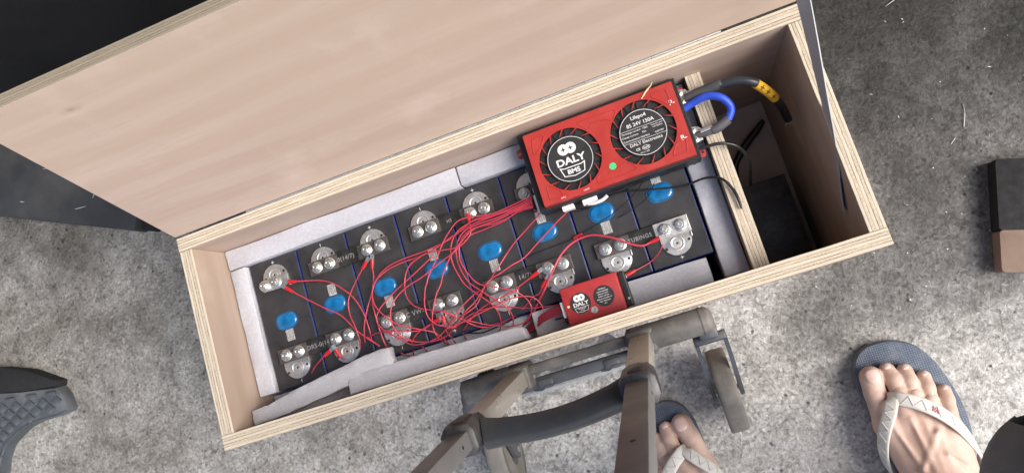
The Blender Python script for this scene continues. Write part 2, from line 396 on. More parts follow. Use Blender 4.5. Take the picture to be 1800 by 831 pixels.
class B:
    """collects shapes (mm, world) and links them as ONE mesh object"""
    def __init__(s):
        s.bm = bmesh.new()
        s.mi = 0
    def _tag(s, faces):
        for f in faces: f.material_index = s.mi
    def box(s, x0, x1, y0, y1, z0, z1, bev=0., mat=None, seg=2):
        t = bmesh.new()
        bmesh.ops.create_cube(t, size=1)
        for v in t.verts:
            v.co = Vector(((x0 + x1) / 2 + v.co.x * (x1 - x0), (y0 + y1) / 2 + v.co.y * (y1 - y0), (z0 + z1) / 2 + v.co.z * (z1 - z0)))
        if bev: bmesh.ops.bevel(t, geom=t.edges[:], offset=bev, segments=seg, affect='EDGES', profile=.5)
        return s._merge(t, mat)
    def _merge(s, t, mat=None):
        if mat is not None: t.transform(mat)
        me = bpy.data.meshes.new('tmp'); t.to_mesh(me); t.free()
        n0 = len(s.bm.faces)
        s.bm.from_mesh(me); bpy.data.meshes.remove(me)
        s.bm.faces.ensure_lookup_table()
        s._tag(s.bm.faces[n0:])
        return s
    def lathe(s, prof, c=(0, 0, 0), axis='z', seg=24, mat=None):
        """prof: list of (radius, height)"""
        t = bmesh.new(); rings = []
        for r, h in prof:
            rings.append([t.verts.new((r * math.cos(2 * PI * i / seg), r * math.sin(2 * PI * i / seg), h)) for i in range(seg)])
        for a, b in zip(rings, rings[1:]):
            for i in range(seg): t.faces.new((a[i], a[(i + 1) % seg], b[(i + 1) % seg], b[i]))
        t.faces.new(rings[0][::-1]); t.faces.new(rings[-1])
        R = Matrix()
        if axis == 'x': R = Matrix.Rotation(PI / 2, 4, 'Y')
        if axis == 'y': R = Matrix.Rotation(-PI / 2, 4, 'X')
        t.transform(Matrix.Translation(c) @ R)
        return s._merge(t, mat)
    def cyl(s, c, r, h, axis='z', seg=24, bev=0., mat=None):
        p = [(r - bev, 0), (r, bev), (r, h - bev), (r - bev, h)] if bev else [(r, 0), (r, h)]
        return s.lathe(p, c, axis, seg, mat)
    def prism(s, pts, z0, z1, mat=None, bev=0.):
        t = bmesh.new()
        a = [t.verts.new((p[0], p[1], z0)) for p in pts]; b = [t.verts.new((p[0], p[1], z1)) for p in pts]
        n = len(pts)
        area = sum(pts[i][0] * pts[(i + 1) % n][1] - pts[(i + 1) % n][0] * pts[i][1] for i in range(n))
        if area < 0: a.reverse(); b.reverse()
        t.faces.new(a[::-1]); top = t.faces.new(b)
        for i in range(n): t.faces.new((a[i], a[(i + 1) % n], b[(i + 1) % n], b[i]))
        if bev: bmesh.ops.bevel(t, geom=list(top.edges), offset=bev, segments=2, affect='EDGES', profile=.5)
        return s._merge(t, mat)
    def tube(s, pts, r, seg=8, closed=False, sub=6, caps=True, flat=1.0):
        """pts control points; r radius or list per control point"""
        P = spline(pts, sub)
        n = len(P)
        if isinstance(r, (int, float)): rr = [r] * n
        else: rr = list(np.interp(np.linspace(0, len(r) - 1, n), range(len(r)), r))
        t = bmesh.new(); rings = []; up = Vector((0, 0, 1))
        prev = None
        for i in range(n):
            d = (P[min(i + 1, n - 1)] - P[max(i - 1, 0)]).normalized()
            if prev is None:
                u = d.cross(up)
                if u.length < .1: u = d.cross(Vector((1, 0, 0)))
                u.normalize()
            else:
                u = prev - d * prev.dot(d); u.normalize()
            prev = u; v = d.cross(u)
            rings.append([t.verts.new(P[i] + (u * math.cos(2 * PI * k / seg) + v * math.sin(2 * PI * k / seg) * flat) * rr[i]) for k in range(seg)])
        for a, b in zip(rings, rings[1:]):
            for k in range(seg): t.faces.new((a[k], a[(k + 1) % seg], b[(k + 1) % seg], b[k]))
        if caps: t.faces.new(rings[0][::-1]); t.faces.new(rings[-1])
        bmesh.ops.recalc_face_normals(t, faces=t.faces[:])
        return s._merge(t)
    def sweep(s, frames, closed_caps=True):
        """frames: list of rings (lists of points with equal counts)"""
        t = bmesh.new(); rings = [[t.verts.new(p) for p in f] for f in frames]
        k = len(rings[0])
        for a, b in zip(rings, rings[1:]):
            for i in range(k): t.faces.new((a[i], a[(i + 1) % k], b[(i + 1) % k], b[i]))
        if closed_caps: t.faces.new(rings[0][::-1]); t.faces.new(rings[-1])
        bmesh.ops.recalc_face_normals(t, faces=t.faces[:])
        return s._merge(t)
    def shape(s, loops, z0, z1, mat=None):
        """flat plate with holes: loops = outlines (2-D), extruded z0..z1"""
        cu = bpy.data.curves.new('tmp', 'CURVE'); cu.dimensions = '2D'; cu.fill_mode = 'BOTH'; cu.extrude = abs(z1 - z0) / 2
        for lp in loops:
            sp = cu.splines.new('POLY'); sp.points.add(len(lp) - 1); sp.use_cyclic_u = True
            for q, p in zip(sp.points, lp): q.co = (p[0], p[1], 0, 1)
        return s._curve(cu, Matrix.Translation((0, 0, (z0 + z1) / 2)), mat)
    def _curve(s, cu, pre, mat):
        o = bpy.data.objects.new('tmp', cu); COL.objects.link(o)
        dg = bpy.context.evaluated_depsgraph_get(); dg.update()
        me = bpy.data.meshes.new_from_object(o.evaluated_get(dg), depsgraph=dg)
        bpy.data.objects.remove(o)
        (bpy.data.curves.remove(cu))
        t = bmesh.new(); t.from_mesh(me); bpy.data.meshes.remove(me)
        t.transform(pre)
        return s._merge(t, mat)
    def text(s, txt, size, x, y, z, mat=None, bold=0., sx=1.0, shear=0., align='CENTER', ex=.06, spacing=1.0):
        cu = bpy.data.curves.new('tmp', 'FONT'); cu.body = txt; cu.size = size; cu.align_x = align; cu.align_y = 'CENTER'
        cu.offset = bold; cu.extrude = ex; cu.shear = shear; cu.space_character = spacing; cu.resolution_u = 3
        pre = Matrix.Translation((x, y, z)) @ Matrix.Diagonal((sx, 1, 1, 1))
        return s._curve(cu, pre, mat)
    def raw(s, verts, faces):
        t = bmesh.new(); vs = [t.verts.new(v) for v in verts]
        for f in faces: t.faces.new([vs[i] for i in f])
        bmesh.ops.recalc_face_normals(t, faces=t.faces[:])
        return s._merge(t)

def spline(pts, sub=6):
    P = [Vector(p) for p in pts]
    if len(P) == 2: return P
    out = []
    for i in range(len(P) - 1):
        p0 = P[max(i - 1, 0)]; p1 = P[i]; p2 = P[i + 1]; p3 = P[min(i + 2, len(P) - 1)]
        for k in range(sub):
            t = k / sub
            out.append(.5 * ((2 * p1) + (p2 - p0) * t + (2 * p0 - 5 * p1 + 4 * p2 - p3) * t * t + (3 * p1 - p0 - 3 * p2 + p3) * t ** 3))
    out.append(P[-1])
    return out

def circle(cx, cy, r, n=40, a0=0., a1=2 * PI):
    full = abs(a1 - a0 - 2 * PI) < 1e-6
    m = n if full else n + 1
    return [(cx + r * math.cos(a0 + (a1 - a0) * i / n), cy + r * math.sin(a0 + (a1 - a0) * i / n)) for i in range(m)]

def rrect(x0, x1, y0, y1, r, n=5):
    out = []
    for cx, cy, a in ((x1 - r, y1 - r, 0), (x0 + r, y1 - r, PI / 2), (x0 + r, y0 + r, PI), (x1 - r, y0 + r, 1.5 * PI)):
        out += [(cx + r * math.cos(a + PI / 2 * i / n), cy + r * math.sin(a + PI / 2 * i / n)) for i in range(n + 1)]
    return out

def obj(name, b, mats, parent=None, org=None, smooth=False, frame=None):
    """link builder b as one mesh. parent: the thing/part it belongs to (its origin is reused)"""
    me = bpy.data.meshes.new(name)
    top = parent
    while top is not None and top.parent is not None: top = top.parent
    if top is not None: MW = ORG[top.name]
    else: MW = frame if frame is not None else Matrix.Translation(org if org is not None else (0, 0, FLOOR))
    if top is None: pass
    b.bm.transform(MW.inverted()); b.bm.transform(Matrix.Scale(.001, 4))
    b.bm.to_mesh(me); b.bm.free()
    for m in (mats if isinstance(mats, (list, tuple)) else [mats]): me.materials.append(M[m])
    if smooth:
        for p in me.polygons: p.use_smooth = True
        if smooth != True: me.set_sharp_from_angle(angle=math.radians(smooth))
    o = bpy.data.objects.new(name, me)
    COL.objects.link(o)
    if parent is not None: o.parent = parent
    else:
        ORG[o.name] = MW
        place(o, MW)
    return o

def place(o, MW):
    L, q, sc = MW.decompose()
    o.location = V(*L); o.rotation_mode = 'XYZ'; o.rotation_euler = q.to_euler()

def tag(o, label, cat, group=None, kind=None):
    o['label'] = label
    if cat: o['category'] = cat
    if group: o['group'] = group
    if kind: o['kind'] = kind
    return o

def thing(name, label, cat, org, group=None, frame=None):
    o = bpy.data.objects.new(name, None)
    o.empty_display_size = .02
    COL.objects.link(o)
    MW = frame if frame is not None else Matrix.Translation(org)
    ORG[o.name] = MW
    place(o, MW)
    return tag(o, label, cat, group)

def copy_tree(o, d, parent=None):
    """a thing with its parts and sub-parts; d = shift of the thing in mm"""
    c = o.copy(); COL.objects.link(c)
    if parent is None:
        c.location = o.location + Vector(d) * .001
        ORG[c.name] = Matrix.Translation(Vector(d)) @ ORG[o.name]
    else: c.parent = parent
    for ch in [q for q in bpy.data.objects if q.parent == o]: copy_tree(ch, d, c)
    return c

def shade_faces(o, fn):
    for p in o.data.polygons: p.material_index = fn(p)

# ---- signed-distance bodies (feet, trousers) meshed with surface nets
def caps(P, a, b, ra, rb):
    a = np.array(a, float); b = np.array(b, float); ab = b - a
    t = np.clip(((P - a) @ ab) / (ab @ ab), 0, 1)
    return np.linalg.norm(P - (a + t[..., None] * ab), axis=-1) - (ra + (rb - ra) * t)

def smin(a, b, k):
    h = np.clip(.5 + .5 * (b - a) / k, 0, 1)
    return b + (a - b) * h - k * h * (1 - h)

def surface_nets(F, org, step):
    nx, ny, nz = F.shape
    cells = np.zeros((nx - 1, ny - 1, nz - 1, 3)); cnt = np.zeros((nx - 1, ny - 1, nz - 1))
    corner = [(i, j, k) for i in (0, 1) for j in (0, 1) for k in (0, 1)]
    sub = lambda c: F[c[0]:nx - 1 + c[0], c[1]:ny - 1 + c[1], c[2]:nz - 1 + c[2]]
    for a in corner:
        for ax in range(3):
            if a[ax]: continue
            b = list(a); b[ax] = 1
            fa, fb = sub(a), sub(b)
            m = (fa < 0) != (fb < 0)
            t = np.where(m, fa / np.where(m, fa - fb, 1), 0)
            for q in range(3):
                val = a[q] + (t if q == ax else 0)
                cells[..., q] += np.where(m, val, 0)
            cnt += m
    act = cnt > 0
    idx = -np.ones(act.shape, int); idx[act] = np.arange(act.sum())
    ii = np.argwhere(act)
    verts = (ii + cells[act] / cnt[act][:, None]) * step + np.array(org)
    faces = []
    for ax in range(3):
        u, v = [(1, 2), (2, 0), (0, 1)][ax]
        sl0 = [slice(None)] * 3; sl1 = [slice(None)] * 3
        sl0[ax] = slice(0, -1); sl1[ax] = slice(1, None)
        A, Bq = F[tuple(sl0)] < 0, F[tuple(sl1)] < 0
        e = np.argwhere(A != Bq)
        ok = np.ones(len(e), bool)
        for q in (u, v): ok &= (e[:, q] > 0) & (e[:, q] < F.shape[q] - 1)
        e = e[ok]
        d = lambda du, dv: idx[tuple((e - np.eye(3, dtype=int)[u] * du - np.eye(3, dtype=int)[v] * dv).T)]
        quad = np.stack([d(0, 0), d(1, 0), d(1, 1), d(0, 1)], 1)
        flip = A[tuple(e.T)]
        quad[flip] = quad[flip][:, ::-1]
        faces.append(quad)
    f = np.concatenate(faces)
    return verts, f[(f >= 0).all(1)][:, ::-1]

def sdf_builder(fn, lo, hi, step):
    ax = [np.arange(l, h + step, step) for l, h in zip(lo, hi)]
    P = np.stack(np.meshgrid(*ax, indexing='ij'), -1)
    return surface_nets(fn(P), lo, step)
# ------------------------------------------------------------------ the box
L, W, T, D = 761.5, 238.4, 18.0, 302.0
t = B(); t.raw([(-9000, -9000, FLOOR), (9000, -9000, FLOOR), (9000, 9000, FLOOR), (-9000, 9000, FLOOR)], [(0, 1, 2, 3)])
fl = obj('floor', t, 'floor'); tag(fl, 'rough grey concrete floor with dark oil stains and pale grit', None, kind='structure')

# unseen overhead slab and walls added to dim sky light; open to the front
t = B(); t.box(-3500, 4600, 250, 4600, FLOOR + 2550, FLOOR + 2700, 5); o = obj('shade_slab', t, 'plaster'); tag(o, 'unseen plain grey slab added overhead to block sky light', None, kind='structure')
for nm, q in (('wall', (-3700, 4800, 4600, 4800)), ('wall', (-3700, -3500, 250, 4600)), ('wall', (4600, 4800, 250, 4600)), ('wall', (-3500, -900, -1500, -1350))):  # the last, at front left, is added to dim the left side
    t = B(); t.box(q[0], q[1], q[2], q[3], FLOOR + 1, FLOOR + 2550, 5); o = obj(nm, t, 'plaster'); tag(o, 'unseen plain grey wall added to block sky light', None, kind='structure')

def panel(name, b, veneer, ply, parent, axis, label=None, frame=None, ply_only_top=False):
    """faces across `axis` are veneer, all other faces sawn ply edge"""
    o = obj(name, b, [veneer, ply], parent, frame=frame)
    for p in o.data.polygons:
        p.material_index = 0 if abs(p.normal[axis]) > .6 else 1
    if label: o['label'] = label
    return o

bx = thing('plywood_box', 'long open plywood box holding a row of black battery cells, lid tipped back', 'box', (0, 0, FLOOR))
M['ply_back'] = ply_mat('ply_edge_back', 1, 0, off=-W * .001)
M['ply_front'] = ply_mat('ply_edge_front', 1, 0, off=.018)
M['ply_left'] = ply_mat('ply_edge_left', 0, 1, off=.018)
M['ply_right'] = ply_mat('ply_edge_right', 0, 1, off=-L * .001)
M['ply_div'] = ply_mat('ply_edge_divider', 0, 1, off=-.6465, thick=.0183)
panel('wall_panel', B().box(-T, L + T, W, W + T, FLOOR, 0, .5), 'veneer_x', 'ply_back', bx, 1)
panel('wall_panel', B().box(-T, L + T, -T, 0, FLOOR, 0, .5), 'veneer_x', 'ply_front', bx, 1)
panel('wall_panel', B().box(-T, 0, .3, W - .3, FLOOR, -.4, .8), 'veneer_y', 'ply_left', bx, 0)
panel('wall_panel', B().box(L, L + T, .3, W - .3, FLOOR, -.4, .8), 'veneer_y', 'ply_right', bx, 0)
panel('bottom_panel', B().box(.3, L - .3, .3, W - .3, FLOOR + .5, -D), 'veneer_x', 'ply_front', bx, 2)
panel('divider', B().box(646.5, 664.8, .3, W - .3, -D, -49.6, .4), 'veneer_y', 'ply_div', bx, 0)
# lid: hinged on the back wall, tipped 18 degrees past upright
a = math.radians(18.0); sa, ca = math.sin(a), math.cos(a)
LF = Matrix(((1, 0, 0, 0), (0, ca, sa, W + T + 2.0), (0, -sa, ca, 1.5), (0, 0, 0, 1)))
def lf(b): b.bm.transform(LF); return b
LIDL = 283.0
M['veneer_lid'] = veneer_mat('pink_veneer_of_lid_with_knot', 0, knot=(.072, 0., .249), seed=5.1, dark=.81)

def child_frame(o, parent, frame):
    """gives a part its own frame inside its thing"""
    rel = ORG[parent.name].inverted() @ frame
    o.data.transform(Matrix.Scale(.001, 4) @ rel.inverted() @ Matrix.Scale(1000, 4))
    q = rel.copy(); q.translation = rel.translation * .001
    o.matrix_basis = q
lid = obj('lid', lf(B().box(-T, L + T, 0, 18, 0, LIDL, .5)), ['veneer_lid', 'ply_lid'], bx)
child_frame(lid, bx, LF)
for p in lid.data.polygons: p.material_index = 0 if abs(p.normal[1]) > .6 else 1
h = B()
for i in range(23):
    h.cyl((88 + i * 26.4, W + T + .9, 1.0), 1.15, 25.9, 'x', 10)
hg = obj('hinge', h, 'steel', bx, smooth=35)

# webbing strap that keeps the lid from falling back
strapc = [((759.3, 36, -58), (-.20, -.08, .97)), ((760.2, 62, -36), (-.16, -.12, .97)), ((763, 100, -8), (-.02, -.22, .95)), ((766, 150, 14), (.16, -.34, .90)), ((769, 200, 36), (.36, -.40, .80)),
          ((771, 245, 56), (.55, -.40, .66)), ((769, 273, 68), (.78, -.3, .5)), ((767, 277, 84), (.97, -.02, .2)), ((766, 283, 104), (1, 0, 0))]
cp = spline([q[0] for q in strapc], 6); cw = spline([q[1] for q in strapc], 6)
rings = []
for i, (p, wv) in enumerate(zip(cp, cw)):
    d = (cp[min(i + 1, len(cp) - 1)] - cp[max(i - 1, 0)]).normalized()
    wv = (wv - d * wv.dot(d)).normalized(); n = d.cross(wv).normalized()
    rings.append([p + wv * 8.5 + n * .7, p - wv * 8.5 + n * .7, p - wv * 8.5 - n * .7, p + wv * 8.5 - n * .7])
sb = B(); sb.sweep(rings)
st = obj('lid_strap', sb, 'webbing', smooth=40)
tag(st, 'grey woven webbing strap from the lid down into the empty end of the box', 'strap')
uv = st.data.uv_layers.new(name='uv')
for p in st.data.polygons:
    for li in p.loop_indices:
        vi = st.data.loops[li].vertex_index
        uv.data[li].uv = ((vi // 4) * .0068, (0.0 if vi % 4 in (0, 3) else .020))

# ------------------------------------------------------------------ foam
def foam(label, b, bend=.8):
    bm = b.bm
    bmesh.ops.triangulate(bm, faces=[f for f in bm.faces if len(f.verts) > 4])
    for _ in range(3):
        bmesh.ops.subdivide_edges(bm, edges=[e for e in bm.edges if e.calc_length() > 14], cuts=1, use_grid_fill=True)
    for v in bm.verts:
        v.co += Vector((random.uniform(-1, 1), random.uniform(-1, 1), random.uniform(-1, 1))) * bend
    o = obj('foam_piece', b, 'foam', smooth=45)
    return tag(o, label, 'packing foam', 'foam pieces packed round the cells')
foam('long white foam strip along the back wall behind the cells', B().box(2, 345, 210.5, W - 1.2, -D + 1, -67, 1.5), .6)
foam('white foam block at the back wall continuing under the large red unit', B().box(347, 643, 211, W - 1.2, -D + 1, -67.5, 1.5), .6)
foam('white foam strip standing between the left wall and the end cell', B().box(1.5, 25.0, 35, 209, -D + 1, -69, 1.5), .6)
foam('grey looking foam slab between the last cell and the wooden divider', B().box(616.5, 645.0, 2, 209.5, -D + 1, -72, 1.5), .6)
foam('foam slab deep in the gap in front of the left cells', B().box(4, 380, 3, 33, -D + 1, -97, 1.5), .6)
foam('foam block in the front gap under and right of the small red unit', B().box(382, 603, 2, 32.5, -D + 1, -79, 1.5), .6)
def slab(top, z_of, th):
    """loose foam slab: outline + height function"""
    b = B(); n = len(top)
    vs = [(x, y, z_of(x, y)) for x, y in top] + [(x, y, z_of(x, y) - th) for x, y in top]
    b.raw(vs, [list(range(n))] + [[i, (i + 1) % n, n + (i + 1) % n, n + i] for i in range(n)] + [list(range(2 * n - 1, n - 1, -1))])
    bmesh.ops.bevel(b.bm, geom=[e for e in b.bm.edges if all(v.co.z > -75 for v in e.verts)], offset=1.2, segments=1, affect='EDGES')
    return b
foam('ragged loose foam offcut leaning in the front left corner over the end cells', slab([(4, 19.5), (26, 21), (60, 28), (104, 35), (150, 41), (190, 45.5), (203, 44), (205, 31), (207, 22), (145, 14), (60, 4), (6, 2)], lambda x, y: -40 - (y - 20) * .25, 17), .7)
foam('long loose foam offcut lying along the front wall left of the small red unit', slab([(143, 26), (200, 25), (260, 24), (330, 21.5), (366, 20), (376, 16), (380, 2.5), (300, 1.5), (145, 2)], lambda x, y: -31 - y * .42, 20), .7)

# ------------------------------------------------------------------ battery cells
CX0, CP, CY = 26.0, 73.5, 121.8
CZ = -75.4
def half_plate(cx, top):
    """terminal plate: half disc on a short rectangle"""
    if top: return [(cx - 18.2, CY + 46)] + [(cx - 18.2, CY + 60)] + [(cx + 18.2 * math.cos(PI - i * PI / 18), CY + 60 + 18.2 * math.sin(PI - i * PI / 18)) for i in range(1, 18)] + [(cx + 18.2, CY + 60), (cx + 18.2, CY + 46)]
    return [(x, 2 * CY - y) for x, y in half_plate(cx, True)][::-1]
def make_cell(k, even, label):
    x0 = CX0 + CP * k; cx = x0 + CP / 2
    c = thing('battery_cell', label, 'battery cell', (x0, 35, FLOOR), 'row of black battery cells')
    obj('case', B().box(x0 + .5, x0 + CP - .5, 35, 208.6, -D + .5, CZ - 1.4, 1.2), 'cell_blue', c)
    obj('top_insulator', B().box(x0 + 1.55, x0 + CP - 1.55, 35.6, 208.0, CZ - 1.5, CZ, .5), 'cell_top', c)
    for top in (True, False):
        sg = 1 if top else -1
        hy = CY + sg * 64
        b = B(); b.prism(half_plate(cx, top), CZ - .1, CZ + 2.2, bev=.5)
        b.box(cx + 18.4, cx + 19.6, CY + sg * 60 - 16 if top else CY - 60 - 1, CY + 60 + 1 if top else CY - 60 + 16, CZ, CZ + 4.2, .3)
        b.lathe([(8.6, 0), (8.6, .55), (7.6, .75), (7.0, .3), (5.2, .3), (4.9, .9), (2.6, .9), (2.2, .35), (.2, .35)], (cx, hy, CZ + 2.2), seg=28)
        b.mi = 1
        for dx, dy in ((-14.2, -1.5), (14.2, 2.5)): b.cyl((cx + dx * (1 if top else -1), hy - 1 + sg * dy, CZ + 2.0), 1.7, .5, seg=12)
        b.cyl((cx, hy, CZ + 2.3), 1.3, .5, seg=10)
        obj('terminal', b, ['alu', 'hole'], c, smooth=40)
    v = B(); v.prism(rrect(cx - 16.4, cx + 16.4, CY - 11.2, CY + 11.2, 11.1, 10), CZ - .05, CZ + 1.2, bev=.5)
    vr = obj('vent_rim', v, 'vent_rim', c, smooth=40)
    f = B(); ring = []
    for s, z in ((1., 0.), (.965, .9), (.88, 1.7), (.7, 2.1)):
        ring.append([(cx + (x - cx) * s - (0), CY + (y - CY) * s, CZ + 1.0 + z) for x, y in rrect(cx - 15.2, cx + 15.2, CY - 10, CY + 10, 9.9, 8)])
    f.sweep(ring)
    obj('vent_film', f, 'vent', vr, smooth=60)
    sy = CY + (19.5 if even else -19.5)
    s = B(); s.box(cx - 5.6, cx + 5.6, sy - 7.5, sy + 7.5, CZ - .1, CZ + .25)
    sk = obj('code_sticker', s, 'sticker', c)
    s = B()
    for i in range(4): s.box(cx - 4.8 + i * 2.6, cx - 4.8 + i * 2.6 + 1.0 + (i % 2) * .5, sy - 6.3 + (i % 2), sy + 6.2, CZ + .25, CZ + .32)
    obj('print', s, 'print_grey', sk)
    s = B(); a, b2 = (203.2, 40.5) if even else (40.5, 203.2)
    a, b2 = (b2, a)
    s.box(cx - 2, cx + 2, a - .3, a + .3, CZ - .05, CZ + .12); s.box(cx - .3, cx + .3, a - 2, a + 2, CZ - .04, CZ + .13); obj('plus_mark', s, 'print', c)
    s = B(); s.box(cx - .3, cx + .3, b2 - 2, b2 + 2, CZ - .05, CZ + .12); obj('minus_mark', s, 'print', c)
    return c
cell_labels = [
    'black cell at the left end of the row with a bare plate on top terminal',
    'second black cell from the left foam, beside the cell with the bare plate',
    'black cell under the busbar end carrying two downward red lugs, third in its row',
    'black cell fourth in the row, its blue vent crossed by several red wires',
    'black cell fifth in the row, blue vent clear just below the red wire bundle',
    'black cell whose blue vent lies just below the white connector, sixth in its row',
    'black cell seventh in its row, blue vent close below the large red unit',
    'black cell beside the wooden divider with a bright bare lower terminal']
odd = make_cell(0, False, cell_labels[0]); even = make_cell(1, True, cell_labels[1])
for k in range(2, 8):
    c = copy_tree(odd if k % 2 == 0 else even, (CP * (k - k % 2), 0, 0))
    c['label'] = cell_labels[k]

# ------------------------------------------------------------------ nuts, busbars
def data_only(b, mat, smooth=40):
    me = bpy.data.meshes.new('shape'); b.bm.transform(Matrix.Scale(.001, 4)); b.bm.to_mesh(me); b.bm.free(); me.materials.append(M[mat])
    for p in me.polygons: p.use_smooth = True
    me.set_sharp_from_angle(angle=math.radians(smooth))
    return me
NUT = data_only(B().lathe([(7.7, 0), (7.7, .9), (6.9, 1.5), (6.1, 1.6)], seg=28).lathe([(5.4, 1.5), (6.2, 2.0), (6.2, 5.2), (5.3, 6.0)], seg=6), 'steel')
STUD = data_only(B().lathe([(3.3, 5), (3.3, 7.6), (2.9, 8.2), (1.5, 8.2), (.9, 7.6), (.1, 7.6)], seg=16), 'steel')
def inst(name, me, parent, pos, rz=0.):
    o = bpy.data.objects.new(name, me); COL.objects.link(o); o.parent = parent
    top = parent
    while top.parent is not None: top = top.parent
    base = ORG[top.name]
    rel = base.inverted() @ Matrix.Translation(pos)
    p = parent
    if p is not top:  # parts that have a location of their own
        q = Matrix.Translation(rel.translation * .001)
        o.location = Vector(rel.translation) * .001 - Vector(p.location)
        o.rotation_euler = (0, 0, rz)
    else:
        o.location = rel.translation * .001; o.rotation_euler = (0, 0, rz)
    return o
def nut(parent, x, y, z):
    n = inst('nut', NUT, parent, (x, y, z), random.uniform(0, 1))
    o = bpy.data.objects.new('stud', STUD); COL.objects.link(o); o.parent = n
    return n
def cellx(k): return CX0 + CP * k + CP / 2
def busbar(k, top, txt, tx, label, bare_right=False, tsize=8.2):
    y = CY + (53.0 if top else -44.6)
    xa, xb = cellx(k), cellx(k + 1)
    z0, z1 = CZ + 2.3, CZ + 5.6
    b = thing('busbar', label, 'busbar', (xa, y, z0), 'busbars linking the cell terminals')
    x0, x1 = xa - 21.5, xb + (21.5 if not bare_right else 20.5)
    obj('end_cover', B().box(x0, x0 + 44, y - 9.4, y + 9.4, z0, z1, .8), 'shrink_end', b)
    if bare_right: obj('bare_end', B().box(x1 - 42, x1, y - 10, y + 10, z0, z1, .6), 'alu', b)
    else: obj('end_cover', B().box(x1 - 44, x1, y - 9.4, y + 9.4, z0, z1, .8), 'shrink_end', b)
    sl = obj('sleeve', B().box(x0 + 43, x1 - 43 + (2 if bare_right else 0), y - 9.9, y + 9.9, z0 - .3, z1 + .35, 1.0), 'shrink', b)
    if txt: obj('lettering', B().text(txt, tsize, tx, y - .3, z1 + .45, sx=.92, bold=.05, spacing=1.12), 'print_grey', sl)
    for xc in (xa, xb):
        for dx in (-9.4, 9.4): nut(b, xc + dx, y, z1)
    return b
busbar(1, True, '-0(14/7)', 168, 'black busbar printed 0(14/7) joining the upper terminals of the second and third cells')
busbar(3, True, 'HS', 318, 'black busbar on upper terminals partly covered by the red wire bundle', tsize=6)
busbar(5, True, None, 0, 'upper busbar whose end shows beneath the white connector, rest hidden by the large red unit')
busbar(0, False, 'DRS-0(14', 101, 'black busbar printed DRS-0(14 on the lower terminals of the two leftmost cells')
busbar(2, False, 'C VW-1', 243, 'black busbar printed VW-1 among the wire loops, lower terminals of third and fourth cells', tsize=8.6)
busbar(4, False, '14/7)', 391, 'black busbar printed 14/7) on lower terminals just left of the small red unit')
busbar(6, False, 'TUBINGS', 537.6, 'black busbar printed TUBINGS with one bare metal end, near the divider', bare_right=True, tsize=7.2)
# bare take-off plate on the first cell
xa = cellx(0); y = CY + 53
p = thing('terminal_plate', 'bare zinc take-off plate with two nuts on the leftmost cell, two red lugs attached', 'terminal plate', (xa, y, CZ))
obj('plate', B().prism([(xa - 20, y - 8), (xa + 11, y - 9), (xa + 20, y - 3), (xa + 20, y + 8), (xa - 20, y + 8)], CZ + 2.3, CZ + 5.2, bev=.5), 'alu', p)
for dx in (-16, 1): nut(p, xa + dx, y, CZ + 5.2)

# ------------------------------------------------------------------ large red battery management unit
Z = -20.0
u = thing('battery_management_unit', 'large red battery management unit with two round fans and silver print', 'battery management unit', (530, 185, -66))
b = B(); b.box(438.5, 633.5, 139.0, 236.2, -66, -52, 1.0); b.box(438.5, 633.5, 137.6, 236.2, -52, -31, 1.0)
for i in range(24): b.box(443 + i * 7.9, 445 + i * 7.9, 138.0, 139.4, -64, -53)
obj('heat_sink', b, 'black_metal', u)
fans = [(492.7, 184.8, 36.8), (581.0, 185.3, 37.6)]
b = B(); b.shape([rrect(447.2, 628.6, 140.6, 230.2, 1.6)] + [circle(cx, cy, r, 64) for cx, cy, r in fans], -22.2, Z)
# skirt of the cover
for (x0, x1, y0, y1) in ((447.2, 448.8, 140.6, 230.2), (627.0, 628.6, 140.6, 230.2), (448.8, 627, 140.6, 142.2), (448.8, 627, 228.6, 230.2)): b.box(x0 + .05, x1 - .05, y0 + .05, y1 - .05, -31.5, -21.2)
# pressed ridges
def ridge(pts, closed=False, r=.8):
    q = [(x, y, Z - .12) for x, y in pts]
    if closed: q = q + [q[0]]
    b.tube(q, r, 6, sub=4)
ridge([(457.2, 222.1), (469.1, 222.0), (470.1, 218.3), (460.9, 206.5), (456.0, 204.4), (453.8, 207.5)], True)
ridge([(521.8, 210.8), (517.9, 215.1), (514.5, 219.6), (517.1, 222.4), (545.4, 222.4), (558.0, 221.4), (558.4, 217.5), (551.9, 210.8), (545.3, 214.6), (529.5, 215.4), (524.9, 210.7)])
ridge([(602.7, 221.5), (605.3, 223.8), (617.5, 224.2), (620.0, 221.5), (619.8, 207.8), (616.9, 205.5), (609.9, 213.5), (603.6, 218.5)], True)
ridge([(606.0, 147.0), (605.0, 150.0), (612.5, 160.4), (620.6, 162.0), (622.3, 159.5), (620.3, 149.2), (618, 147.2)], True)
ridge([(522.2, 156.6), (515.6, 153.0), (515.3, 148.1), (518.3, 146.2), (557.7, 147.0), (560.2, 150.8), (556.5, 156.3), (549.1, 158.6), (541.9, 155.4), (529.1, 153.7)])
ridge([(456.2, 161.2), (459.8, 162.7), (470.7, 152.4), (471.5, 147.3), (469, 146.1), (458.2, 146.1), (455.9, 148.4)], True)
for x0, x1 in ((466.3, 476.9), (493.9, 506.2)):
    for q in ((x0, 139.8 + 2, x1, 142.1), (x0, 146.0, x1, 146.3)): b.box(q[0], q[2], q[1], q[3], Z - .1, Z + .3)
    for x in (x0, x1): b.box(x - .15, x + .15, 141.8, 146.3, Z - .1, Z + .3)
